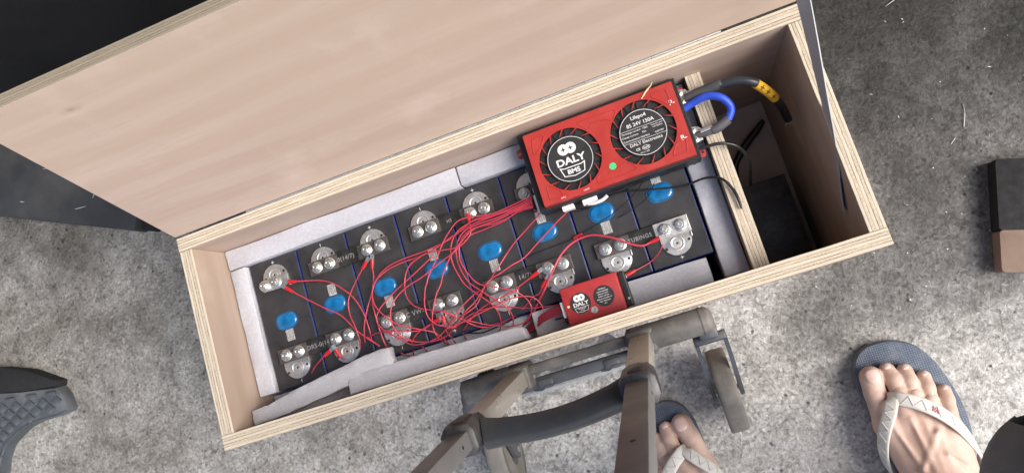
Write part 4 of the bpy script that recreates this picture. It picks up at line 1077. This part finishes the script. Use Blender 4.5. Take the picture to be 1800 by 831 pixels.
# spare cable and box on the bottom of the empty end
b = B(); b.tube([(752, 206, -284), (736, 194, -288), (716, 180, -290), (696, 160, -294), (690, 140, -295)], [3.2, 5.5, 5.5, 4.5, 4.5], 12, sub=6)
o = obj('spare_cable', b, 'black_wire', smooth=50); tag(o, 'short black cable end lying on the bottom of the dark empty end', 'cable')
k = thing('black_box', 'plain black box standing on the bottom of the empty end', 'box', (705, 60, -D))
obj('body', B().box(668, 741, 4, 114, -D + .4, -226, 2.), 'black_plastic', k, smooth=40)
obj('lid', B().box(667, 742, 3, 115, -226, -220, 1.5), 'black_plastic', k, smooth=40)

# ------------------------------------------------------------------ folding luggage cart
ct = thing('luggage_cart', 'folding luggage cart with bronze telescopic posts and two dusty wheels in front of the box', 'luggage cart', (415, -90, FLOOR))
BY, BZ = -38.5, -152.0
def barrel(x0, x1, r0, r1, cap0, cap1):
    b = B(); pr = []
    n = 8
    if cap0: pr += [(r0 * math.sin(PI / 2 * (i + .01) / n), x0 + r0 * .55 * (1 - math.cos(PI / 2 * i / n))) for i in range(n)]
    pr += [(r0, x0 + (r0 * .55 if cap0 else 0)), (r1, x1 - (r1 * .55 if cap1 else 0))]
    if cap1: pr += [(r1 * math.cos(PI / 2 * (i) / n) + .01, x1 - r1 * .55 + r1 * .55 * math.sin(PI / 2 * i / n)) for i in range(1, n + 1)]
    b.lathe(pr, (0, BY, BZ), 'x', 26)
    return b
b = barrel(243, 316, 16.5, 17.5, True, False); b.box(246, 250, BY - 16.9, BY + 16.0, BZ - 1, BZ + 1, .4)
obj('cross_beam', b, 'dusty_plastic', ct, smooth=45)
b = barrel(486, 590, 17.5, 17.2, False, True); b.lathe([(17.9, 0), (18.1, .8), (18.1, 2.2), (17.9, 3)], (574, BY, BZ), 'x', 26)
obj('cross_beam', b, 'dusty_plastic', ct, smooth=45)
b = B(); b.box(308, 494, BY - 3, BY + 11, BZ - 4, BZ + 9, 4.5, seg=3); obj('rail', b, 'dusty_plastic', ct, smooth=45)
b = B(); b.box(306, 492, BY - 24, BY - 8, BZ - 24, BZ - 12, 3.5, seg=3)
for x in (345, 438): b.box(x, x + 22, BY - 25, BY - 12, BZ - 14, BZ - 9.5, 2); b.tube([(x - 6, BY - 24, BZ - 11.5), (x + 5, BY - 25.5, BZ - 10.5), (x + 12, BY - 22, BZ - 9.5), (x + 24, BY - 22.5, BZ - 9.5)], 1.2, 6)
obj('rail', b, 'dark_metal', ct, smooth=45)
b = B(); b.box(320, 488, BY - 31, BY - 26, BZ - 34, BZ - 32, .5); obj('trim_strip', b, 'alu', ct)
LEAN = math.atan(.14)
def post_frame(x): return Matrix.Translation((x, BY - 2, BZ)) @ Matrix.Rotation(LEAN, 4, 'X') @ Matrix.Rotation(.012 if x > 400 else -.04, 4, 'Y')
for px in (326.0, 495.5):
    F = post_frame(px)
    b = B(); b.box(-18.5, 18.5, -17, 17, -26, 16, 5, mat=F, seg=3); b.box(-21, -17, -9, 9, -36, -4, 2, mat=F); b.box(16.5, 21.5, -8, 8, -38, -2, 2.5, mat=F)
    obj('socket', b, 'dusty_plastic', ct, smooth=45)
    b = B(); b.box(-13.2, 13.2, -11, 11, 10, 236, 2.0, mat=F); obj('outer_tube', b, 'bronze', ct, smooth=40)
    b = B(); b.box(-11.6, 11.6, -9.6, 9.6, 240, 690, 1.8, mat=F); tb = obj('inner_tube', b, 'dark_tube', ct, smooth=40)
    b = B(); b.cyl((0, 9.4, 450), 2.2, .5, 'y', 16, mat=F); b.cyl((11.3, 0, 290), 1.8, .6, 'x', 16, mat=F); obj('button_hole', b, 'hole', tb)
    b = B()
    b.sweep([[F @ Vector((sx * (15.5 + g_), sy * (13.5 + g_), z)) for sx, sy in ((1, .55), (.7, 1), (-.7, 1), (-1, .55), (-1, -.55), (-.7, -1), (.7, -1), (1, -.55))] for z, g_ in ((216, -1), (219, 1.2), (236, 2.6), (258, 3.0), (266, 2.2), (268, -1))])
    b.box(-8, 8, 12, 18.5, 228, 258, 3, mat=F)
    obj('collar', b, 'black_plastic', ct, smooth=45)
# bowed cross bar between the collars
fr = []
F0, F1 = post_frame(326), post_frame(495.5)
for i in range(19):
    t = i / 18; x = 336 + (486 - 336) * t
    bow = -8 * math.sin(PI * t) - 3
    c0 = (F0 @ Vector((0, 0, 245))).lerp(F1 @ Vector((0, 0, 245)), t)
    hh = 14.5 - 1.5 * math.sin(PI * t) + (1.5 * max(0, 1 - t * 9) + 1.5 * max(0, 1 - (1 - t) * 9)); tw = 7.0
    cy, cz = c0.y + bow, c0.z
    ring = []
    for q in range(16):
        an = 2 * PI * q / 16
        ex = abs(math.cos(an)) ** .55 * (1 if math.cos(an) >= 0 else -1); ez = abs(math.sin(an)) ** .55 * (1 if math.sin(an) >= 0 else -1)
        # section leans with the posts; broad face towards the box
        uy, uz = ex * tw * 1.2, ez * hh
        ring.append((x, cy + uz * .90 + uy * .42, cz - uz * .42 + uy * .90))
    fr.append(ring)
b = B(); b.sweep(fr); obj('cross_bar', b, 'slate_plastic', ct, smooth=50)
# grip across the top of the posts
tp0, tp1 = F0 @ Vector((0, 0, 685)), F1 @ Vector((0, 0, 685))
b = B(); b.tube([tp0 - Vector((14, 0, 0)), tp0, tp1, tp1 + Vector((14, 0, 0))], 13, 16); obj('grip', b, 'black_plastic', ct, smooth=50)
# wheels and their brackets
for wx in (578.0, 246.0):
    wy, wz, wr = -140.0, FLOOR + 58, 58.0
    b = B(); b.lathe([(wr - 7, -13), (wr - 2.5, -13), (wr - .6, -11), (wr, -7), (wr, 7), (wr - .6, 11), (wr - 2.5, 13), (wr - 7, 13)], (wx, wy, wz), 'x', 56)
    ty = obj('wheel', b, 'tyre', ct, smooth=45)
    b = B(); b.lathe([(8, -14), (20, -13.4), (24, -9), (44, -9), (48, -13.2), (51.2, -13.2), (51.2, 13.2), (48, 13.2), (44, 9), (24, 9), (20, 13.4), (8, 14)], (wx, wy, wz), 'x', 40); obj('rim', b, 'dark_metal', ty, smooth=40)
    b = B(); b.cyl((wx - 22, wy, wz), 4.5, 44, 'x', 16); obj('axle', b, 'steel', ty, smooth=40)
    b = B()
    for s in (-1, 1):
        xx = wx + s * 19
        b.sweep([[(xx - 2.6, y0, z0), (xx + 2.6, y0, z0), (xx + 2.6, y1, z1), (xx - 2.6, y1, z1)] for (y0, z0), (y1, z1) in (((-57, -199), (-70, -189)), ((-90, -213), (-98, -201)), ((-128, -252), (-146, -240)), ((-134, -272), (-152, -264)))])
    b.box(wx - 21.6, wx + 21.6, -70, -57, -197, -189, 2.5)
    b.box(wx - 12, wx + 12, -64, -42, -197, -166, 3)
    obj('bracket', b, 'dark_metal', ct, smooth=45)
    if wx > 500: continue
# dimpled aluminium bars of the folded toe plate
for (x0, y0), (x1, y1) in (((356, -62), (396, -22)), ((436, -22), (470, -58))):
    d = Vector((x1 - x0, y1 - y0, 0)).normalized(); n = Vector((-d.y, d.x, 0)); Ln = math.hypot(x1 - x0, y1 - y0)
    Fm = Matrix(((d.x, n.x, 0, x0), (d.y, n.y, 0, y0), (0, 0, 1, -212), (0, 0, 0, 1)))
    b = B(); b.box(0, Ln, -11, 11, -2, 0, .5, mat=Fm); b.box(0, Ln, -12.5, -11, -6, .6, .3, mat=Fm); b.box(0, Ln, 11, 12.5, -6, .6, .3, mat=Fm)
    tbar = obj('perforated_bar', b, 'alu', ct)
    b = B()
    for i in range(int(Ln // 6)):
        for j in range(4): b.lathe([(2.1, 0), (1.5, .9), (.4, 1.0)], (3 + i * 6, -8 + j * 5.3, -.05), seg=8, mat=Fm)
    dm = obj('dimples', b, 'alu', tbar, smooth=40); dm['kind'] = 'stuff'
# ribbed cap at the beam end
b = B(); b.lathe([(4, 0), (13, 1)] + [(13 + (1.2 if i % 2 else 0), 2 + i * 2.2) for i in range(10)] + [(12, 25), (4, 27)], (262, -32, -186), 'x', 24)
obj('ribbed_cap', b, 'dusty_plastic', ct, smooth=40)
b = B(); b.lathe([(5, 0), (6, 1), (6, 12), (4, 13)], (291, -26, -178), 'x', 6); obj('bolt_head', b, 'steel', ct)

# ------------------------------------------------------------------ the person holding the camera: feet, shins, trousers, sandals
ZS = FLOOR + 18.0
def foot(P):
    toes = [
        [((765, -179, -287), 15.2), ((762.5, -200, -286.5), 14.2), ((764, -243, -283), 18.0)],
        [((788.5, -176, -291.5), 10.4), ((790.5, -190, -284), 10.8), ((789.5, -208, -278), 10.8), ((787, -240, -276), 14)],
        [((809.5, -183, -292), 10.2), ((808.5, -197, -284), 10.6), ((806, -214, -279), 10.6), ((803, -244, -276), 14)],
        [((829, -198, -293), 9.8), ((826.5, -211, -285), 10.2), ((823, -226, -280), 10.4), ((818, -254, -277), 14)],
        [((846, -222, -293), 9.8), ((843.5, -233, -287), 10.2), ((840, -247, -283), 10.6), ((832, -272, -279), 16)]]
    F = None
    for tchain in toes:
        f = None
        for (a, ra), (b, rb) in zip(tchain, tchain[1:]):
            q = caps(P, a, b, ra, rb); f = q if f is None else smin(f, q, 3.)
        F = f if F is None else smin(F, f, 2.2)
    body = None
    for a, b, ra, rb in (((764, -246, -283), (783, -345, -268), 18, 24), ((788, -246, -278), (793, -345, -258), 15, 26), ((803, -250, -278), (797, -345, -256), 14, 26), ((816, -258, -279), (800, -345, -262), 14, 25),
                         ((834, -276, -281), (822, -345, -276), 18, 24), ((815, -340, -279), (800, -408, -277), 22, 27), ((783, -345, -270), (796, -405, -272), 23, 28),
                         ((794, -335, -258), (798, -380, -222), 25, 33), ((798, -388, -262), (799, -384, -215), 31, 33), ((799, -383, -218), (804, -350, -100), 33, 44), ((804, -350, -100), (812, -290, 60), 46, 54)):
        q = caps(P, a, b, ra, rb); body = q if body is None else smin(body, q, 12.)
    F = smin(F, body, 9.)
    # extensor tendons, small toe-joint creases, ankle bone
    for a, b in (((764, -240, -264), (788, -340, -237)), ((788, -240, -261), (793, -335, -233)), ((803, -248, -262), (797, -335, -233)), ((817, -258, -263), (802, -335, -237)), ((776, -300, -244), (812, -262, -256)), ((812, -290, -248), (828, -310, -252))):
        F = smin(F, caps(P, a, b, 1.2, 2.2), 6.)
    F = smin(F, caps(P, (768, -384, -232), (770, -380, -226), 9, 9), 14.)
    F = smin(F, caps(P, (828, -388, -240), (829, -384, -236), 8, 8), 14.)
    for a, b in (((748, -206, -270), (778, -205, -271)), ((780, -199, -271.5), (800, -199, -271.5)), ((797, -206, -272), (817, -207, -272.5)), ((815, -219, -273.5), (834, -220, -274)), ((752, -196, -271), (774, -195, -272))):
        F = -smin(-F, caps(P, a, b, .9, .9), 2.5)
    return np.maximum(F, ZS - P[..., 2])
vr_, fr_ = sdf_builder(foot, (738, -446, ZS - 3.9), (882, -156, 40), 2.0)
# relax the voxel steps
def relax(v, f, n):
    e = np.concatenate([f[:, [0, 1]], f[:, [1, 2]], f[:, [2, 3]], f[:, [3, 0]]])
    for _ in range(n):
        acc = np.zeros_like(v); c = np.zeros(len(v))
        np.add.at(acc, e[:, 0], v[e[:, 1]]); np.add.at(c, e[:, 0], 1)
        np.add.at(acc, e[:, 1], v[e[:, 0]]); np.add.at(c, e[:, 1], 1)
        v = v * .5 + .5 * acc / c[:, None]
    return v
vr_ = relax(vr_, fr_, 2)
def mirror_left(v):
    q = np.array(v, float).copy(); x = q[:, 0].copy(); y = q[:, 1].copy()
    an = math.radians(8)
    rx, ry = -(x - 765), y + 173
    q[:, 0] = 502 + rx * math.cos(an) - ry * math.sin(an); q[:, 1] = -166 + rx * math.sin(an) + ry * math.cos(an)
    return q
vl_ = mirror_left(vr_)
per = thing('person', 'person in blue thong sandals with white straps and dark grey trousers standing before the box', 'person', (640, -360, FLOOR))
def mesh_from(name, v, f, mat, parent):
    me = bpy.data.meshes.new(name)
    o0 = np.array(ORG[parent.name].translation)
    me.from_pydata(((v - o0) * .001).tolist(), [], f.tolist()); me.update()
    me.materials.append(M[mat])
    for p in me.polygons: p.use_smooth = True
    o = bpy.data.objects.new(name, me); COL.objects.link(o); o.parent = parent
    return o
def legs(P):
    F = None
    for a, b, ra, rb in (((808, -320, -20), (814, -278, 70), 40, 46), ((814, -278, 70), (710, -590, 470), 46, 90), ((487, -375, -60), (475, -375, 70), 42, 46), ((475, -375, 70), (585, -590, 470), 46, 90), ((585, -615, 480), (705, -615, 480), 95, 95), ((645, -615, 490), (645, -610, 560), 100, 95)):
        q = caps(P, a, b, ra, rb); F = q if F is None else smin(F, q, 15.)
    return F
vb, fb = sdf_builder(legs, (350, -740, -120), (930, -250, 640), 12.0)
nr, nl = len(vr_), len(vl_)
body = mesh_from('body', np.concatenate([vr_, vl_, vb]), np.concatenate([fr_, fl_ := fr_[:, ::-1] + nr, fb + nr + nl]), 'skin', per)
# toenails
def nails(mir):
    for cx, cy, cz, rx, ry, tilt in ((765.5, -176, -273.4, 9.4, 9.6, .30), (788, -169.5, -283.2, 5.2, 4.6, .85), (809.5, -176.5, -283.8, 4.9, 4.4, .85), (829.5, -191.5, -285, 4.6, 4.0, .85), (847, -216, -285.8, 3.8, 3.4, .8)):
        b = B(); rg = []
        for s, z in ((1., -1.6), (1., .2), (.8, 1.0), (.45, 1.45), (.1, 1.6)):
            ring = []
            for q in range(18):
                an = 2 * PI * q / 18
                x = math.copysign(abs(math.cos(an)) ** .75, math.cos(an)) * rx * s; y_ = math.copysign(abs(math.sin(an)) ** .75, math.sin(an)) * ry * s
                p = Vector((x, y_, z - .035 * x * x * (8.6 / rx) * .6)); p.rotate(Matrix.Rotation(-tilt, 3, 'X'))
                ring.append((cx + p.x, cy + p.y, cz + p.z))
            rg.append(np.array(ring))
        if mir: rg = [mirror_left(r) for r in rg]
        b.sweep([[tuple(p) for p in r] for r in rg])
        obj('toenail', b, 'nail', per, smooth=True)
nails(False); nails(True)
# sandals
SOLE = [(795, -139), (812, -142), (836, -155), (852, -181), (861, -212), (866, -244), (865, -278), (856, -325), (850, -370), (846, -410), (832, -438), (803, -449), (774, -440), (760, -412), (757, -370), (756, -325), (753, -285), (750, -240), (747, -197), (748, -174), (757, -152), (775, -140.5)]
so_pts = [(p.x, p.y) for p in spline([(x, y, 0) for x, y in SOLE + SOLE[:1]], 5)][:-1]
def sandal(mir):
    tr = (lambda pts: [tuple(p) for p in mirror_left(np.array(pts, float))]) if mir else (lambda pts: pts)
    cx, cy = 805, -290
    def ringz(s, z):
        out = []
        for x, y in so_pts:
            d = Vector((cx - x, cy - y)); d.normalize()
            out.append((x + d.x * s, y + d.y * s, z))
        return tr(out)
    b = B()
    b.sweep([ringz(2.0, FLOOR + .3), ringz(.3, FLOOR + 2.5), ringz(0, FLOOR + 9), ringz(.9, FLOOR + 15)])
    s_ = obj('sandal', b, 'sandal_side', per, smooth=50)
    b = B(); b.sweep([ringz(.9, FLOOR + 14.9), ringz(1.4, FLOOR + 17.2), ringz(3.2, ZS + .1)]); obj('footbed', b, 'sandal', s_, smooth=50)
    # thong straps follow the top of the foot
    arms = [[(777, -203, -296), (776.5, -206, -277), (774.5, -212, -264.5), (766, -226, -260.5), (755, -243, -263), (747, -264, -271), (745, -287, -283), (750, -312, -293), (757, -335, -302)],
            [(777, -203, -296), (777.5, -206, -277), (782, -210, -263), (799, -219, -257), (818, -235, -256), (836, -258, -261), (848, -284, -271), (856, -308, -286), (857, -330, -302)]]
    for ai, arm in enumerate(arms):
        c0 = spline(arm, 6); rg = []; cg = []
        for i, p in enumerate(c0):
            d = (c0[min(i + 1, len(c0) - 1)] - c0[max(i - 1, 0)]).normalized()
            # outward normal of the instep
            out = Vector((p.x - 797, 0, (p.z + 292) * 1.6)); out = (out - d * out.dot(d)).normalized()
            sd = d.cross(out)
            wd = 3.2 + 5.6 * min(1, max(0, (i - 5) / 7)); th_ = 2.4
            ring = []
            for q in range(12):
                an = 2 * PI * q / 12
                ring.append(tuple(p + sd * math.copysign(abs(math.cos(an)) ** .6, math.cos(an)) * wd + out * (math.copysign(abs(math.sin(an)) ** .8, math.sin(an)) * th_ + 1.2)))
            rg.append(tr(ring)); cg.append((p, d, out, sd, wd))
        b = B(); b.sweep(rg)
        so2 = obj('strap', b, 'strap_white', s_, smooth=60) if False else obj('strap', b, 'strap_white', s_, smooth=60)
        # raised zigzag on the strap
        z_ = B(); pts = []
        for i in range(14, len(cg) - 12, 2):
            p, d, out, sd, wd = cg[i]
            pts.append(tuple(p + out * 3.7 + sd * wd * (.62 if (i // 2) % 2 else -.62)))
        pts = tr(pts)
        for q0, q1 in zip(pts, pts[1:]): z_.tube([q0, q1], .75, 5)
        obj('zigzag', z_, 'strap_white', s_, smooth=60)
        if ai == 1:
            p, d, out, sd, wd = cg[24]
            Mx = Matrix((sd.to_tuple(), d.to_tuple(), out.to_tuple())).transposed()
            Mx = Mx.to_4x4(); Mx.translation = p + out * 3.75
            b = B(); R_ = Matrix.Rotation(-PI / 2 + PI, 4, 'Z')
            b.shape([[(-5.5, 3.4), (-3.9, 3.4), (-2.6, -.6), (-1.2, 3.4), (.3, 3.4), (-2., -3.4), (-3.2, -3.4)]], 0, .5, Mx @ R_)
            b.shape([[(-.8, -3.4), (.8, -3.4), (2.0, .4), (3.3, -3.4), (5., -3.4), (2.7, 3.4), (1.5, 3.4)]], 0, .5, Mx @ R_)
            if mir:
                vs = [v.co.copy() for v in b.bm.verts]; mv = mirror_left(np.array([tuple(v) for v in vs]))
                for v, q in zip(b.bm.verts, mv): v.co = q
                bmesh.ops.reverse_faces(b.bm, faces=b.bm.faces[:])
            obj('strap_emblem', b, 'strap_mark', s_)
sandal(False); sandal(True)
def trousers(P):
    F = None
    wob = 3.0 * np.sin(P[..., 2] * .045 + P[..., 0] * .02) + 2.5 * np.sin(P[..., 2] * .021 - P[..., 0] * .05 + P[..., 1] * .03)
    for a, b, ra, rb in (((830, -272, 0), (830, -266, 105), 76, 77), ((830, -266, 105), (720, -600, 470), 77, 112), ((470, -372, 0), (468, -380, 105), 74, 77), ((468, -380, 105), (575, -610, 470), 77, 112), ((580, -620, 480), (715, -620, 480), 115, 115), ((645, -620, 490), (645, -610, 590), 125, 115)):
        q = caps(P, a, b, ra, rb); F = q if F is None else smin(F, q, 22.)
    return -smin(-(F + wob), -(34 - P[..., 2]), 34.)
vt, ft = sdf_builder(trousers, (320, -770, 14), (960, -200, 760), 9.0)
vt = relax(vt, ft, 1)
mesh_from('trousers', vt, ft, 'cloth', per)

# ------------------------------------------------------------------ things around
ang = math.atan2(-.409, .912)
PF = Matrix.Translation((-298, 395, FLOOR)) @ Matrix.Rotation(ang, 4, 'Z')
k = thing('metal_sheet', 'scuffed charcoal sheet metal panel lying on the floor behind the box', 'metal panel', None, frame=PF)
obj('sheet', B().box(-900, 0, 0, 760, FLOOR + 3 - FLOOR, 38, 2, mat=PF), 'panel', k, smooth=40)
obj('end_flange', B().box(1.5, 26, 3, 758, 1, 22, 2, mat=PF), 'mat_black', k, smooth=40)
b = B()
for x, y, l_, r in ((-205, 96, 22, .2), (-190, 92, 14, -.1), (-95, 55, 12, 1.2), (-120, 30, 24, .3), (-98, 62, 9, -.5), (-250, 30, 10, 0)):
    c0, s0 = math.cos(r), math.sin(r)
    b.raw([PF @ Vector((x + dx * c0 - dy * s0, y + dx * s0 + dy * c0, 38.25)) for dx, dy in ((-l_ / 2, -.5), (0, -1.0), (l_ / 2, -.3), (l_ / 2, .5), (0, .6), (-l_ / 2, .5))], [tuple(range(6))])
sc_ = obj('scratch', b, 'chip', k); sc_['kind'] = 'stuff'
k = thing('steel_cabinet', 'large black steel cabinet standing in the dark behind the lid', 'cabinet', (-300, 900, FLOOR))
obj('carcass', B().box(-1250, 640, 715, 1300, FLOOR + .5, 420, 4), 'cabinet', k, smooth=40)
for i in range(3): 
    dr = obj('door', B().box(-1240 + i * 627, -622 + i * 627, 706, 714.5, FLOOR + 30, 410, 3), 'cabinet', k, smooth=40)
    obj('handle', B().box(-660 + i * 627, -645 + i * 627, 692, 706.2, 100, 220, 4), 'dark_metal', dr, smooth=40)

k = thing('plastic_ramp', 'curved slate plastic step with raised diamond tread at the left edge', 'ramp', (-600, 140, FLOOR))
outer = [(-800, 225), (-700, 212), (-605, 190), (-531, 178), (-522, 162), (-517, 136), (-523, 131), (-542, 129.5), (-592, 131), (-618, 127), (-636, 120), (-662, 107), (-678, 86), (-688, 60), (-693, -10), (-800, -10)]
RZ = -296.0
b = B(); b.prism(outer, FLOOR + .5, RZ, bev=1.5); obj('step', b, 'tread', k, smooth=35)
b = B(); b.tube([(-521, 132, RZ + .4), (-542, 130.5, RZ + .4), (-592, 132, RZ + .4), (-618, 128, RZ + .4), (-636, 121, RZ + .4), (-661, 108, RZ + .4), (-677, 86, RZ + .4), (-687, 60, RZ + .4), (-692, -8, RZ + .4)], 1.6, 8); obj('edge_bead', b, 'tread', k, smooth=True)
dirx = Vector((.975, -.165)); diry = Vector((.165, .975))
def inside(x, y):
    c_ = False; n = len(outer)
    for i in range(n):
        (x1, y1), (x2, y2) = outer[i], outer[(i + 1) % n]
        if (y1 > y) != (y2 > y) and x < (x2 - x1) * (y - y1) / (y2 - y1) + x1: c_ = not c_
    return c_
DIA = data_only(B().prism([(-11.5, 0), (0, -9.2), (11.5, 0), (0, 9.2)], 0, 3.4, bev=1.6), 'tread')
for i in range(-12, 16):
    for j in range(-18, 6):
        if (i + j) % 2: continue
        x = -640 + dirx.x * i * 15.0 + diry.x * j * 12.4; y = 160 + dirx.y * i * 15.0 + diry.y * j * 12.4
        if all(inside(x + dx, y + dy) for dx, dy in ((8, 0), (-8, 0), (0, 7), (0, -7))) and y < 186 - (x + 640) * .17 - 8:
            inst('tread_block', DIA, k, (x, y, RZ - .2), -.168)
TAB = data_only(B().box(-9, 9, -3.4, 3.4, 0, 6, .8), 'tread')
for x, y in ((-632, 184), (-585, 177.5), (-543, 170)): inst('tab', TAB, k, (x, y, RZ - .2), -.19)
b = B(); b.prism([(-800, 285), (-643, 248), (-583, 225), (-528, 190), (-531, 179.5), (-605, 191.5), (-700, 213.5), (-800, 227)], FLOOR + .5, RZ + 4, bev=1.5); obj('back_wall', b, 'mat_black', k, smooth=35)

k = thing('fibreboard_offcut', 'brown fibreboard offcut with rounded corner at the right edge', 'board', (1000, -70, FLOOR))
BF = Matrix.Translation((972, -93, 0)) @ Matrix.Rotation(math.atan2(-9, 28) , 4, 'Z')
b = B(); b.prism([(BF @ Vector((x, y, 0))).to_tuple()[:2] for x, y in rrect(-4, 230, -3, 53, 4)], FLOOR + 4, -290, bev=.8); obj('board', b, 'fibreboard', k, smooth=35)
b = B(); b.prism([(BF @ Vector((x, y, 0))).to_tuple()[:2] for x, y in rrect(-2, 228, -1, 51, 4)], FLOOR + .4, FLOOR + 4.2); obj('backing', b, 'mat_black', k)
k = thing('rubber_block', 'dull black rubber block lying behind the brown fibreboard offcut', 'block', (1060, 10, FLOOR))
b = B(); b.prism([(BF @ Vector((x, y, 0))).to_tuple()[:2] for x, y in rrect(-4, 230, 53.6, 150, 3)], FLOOR + .5, -291, bev=1.5); obj('body', b, 'mat_black', k, smooth=35)

# metal turnings and pale chips swept over the floor
b = B(); n = 0
while n < 430:
    x = random.uniform(-750, 1250); y = random.uniform(-420, 620)
    p_ = .10 + .9 * min(1, max(0, (x - 500) / 600)) * (1.0 if y < 60 else .16)
    if random.random() > p_ or (-30 < x < L + 30 and -30 < y < W + 60): continue
    if y > 395 and x < 60: continue
    n += 1
    an = random.uniform(0, PI); ln = random.choice((1., 1.3, 1.6, 2., 2.6)) * random.uniform(.6, 1.1); wd = random.uniform(.4, 1.0)
    if random.random() < .012: ln *= 2.2; wd *= .6
    c0, s0 = math.cos(an), math.sin(an); z0 = FLOOR + .25; cu = random.uniform(-.5, .5) * ln
    pts = [(-ln, 0), (-ln * .2, -wd + cu * .3), (ln, 0 + cu * .2), (0, wd + cu * .3)]
    zs = [random.uniform(.1, .9) for _ in pts]
    vs = [(x + px_ * c0 - py_ * s0, y + px_ * s0 + py_ * c0, z0 + zz) for (px_, py_), zz in zip(pts, zs)]
    b.raw(vs + [(x, y, z0 - .2)], [(0, 1, 2, 3), (0, 1, 4), (1, 2, 4), (2, 3, 4), (3, 0, 4)])
o = obj('metal_shavings', b, 'chip'); tag(o, 'tiny bright metal shavings and pale chips scattered over the concrete', None, kind='stuff')
for (x, y, ln, an) in ((1010, 125, 34, 1.25), (1000, 320, 60, .25), (985, 95, 12, .7)):
    b = B(); c0, s0 = math.cos(an), math.sin(an)
    b.tube([(x - ln / 2 * c0, y - ln / 2 * s0, FLOOR + 1), (x + 2, y + 1.5, FLOOR + 2.2), (x + ln / 2 * c0, y + ln / 2 * s0, FLOOR + 1)], .5, 5)
    o = obj('straw', b, 'chip', smooth=True); tag(o, {34: 'short pale straw on dark oily concrete just above the black block', 60: 'long pale curved strand on dark concrete near the top edge', 12: 'tiny pale strand left of the black block'}[ln], 'straw')
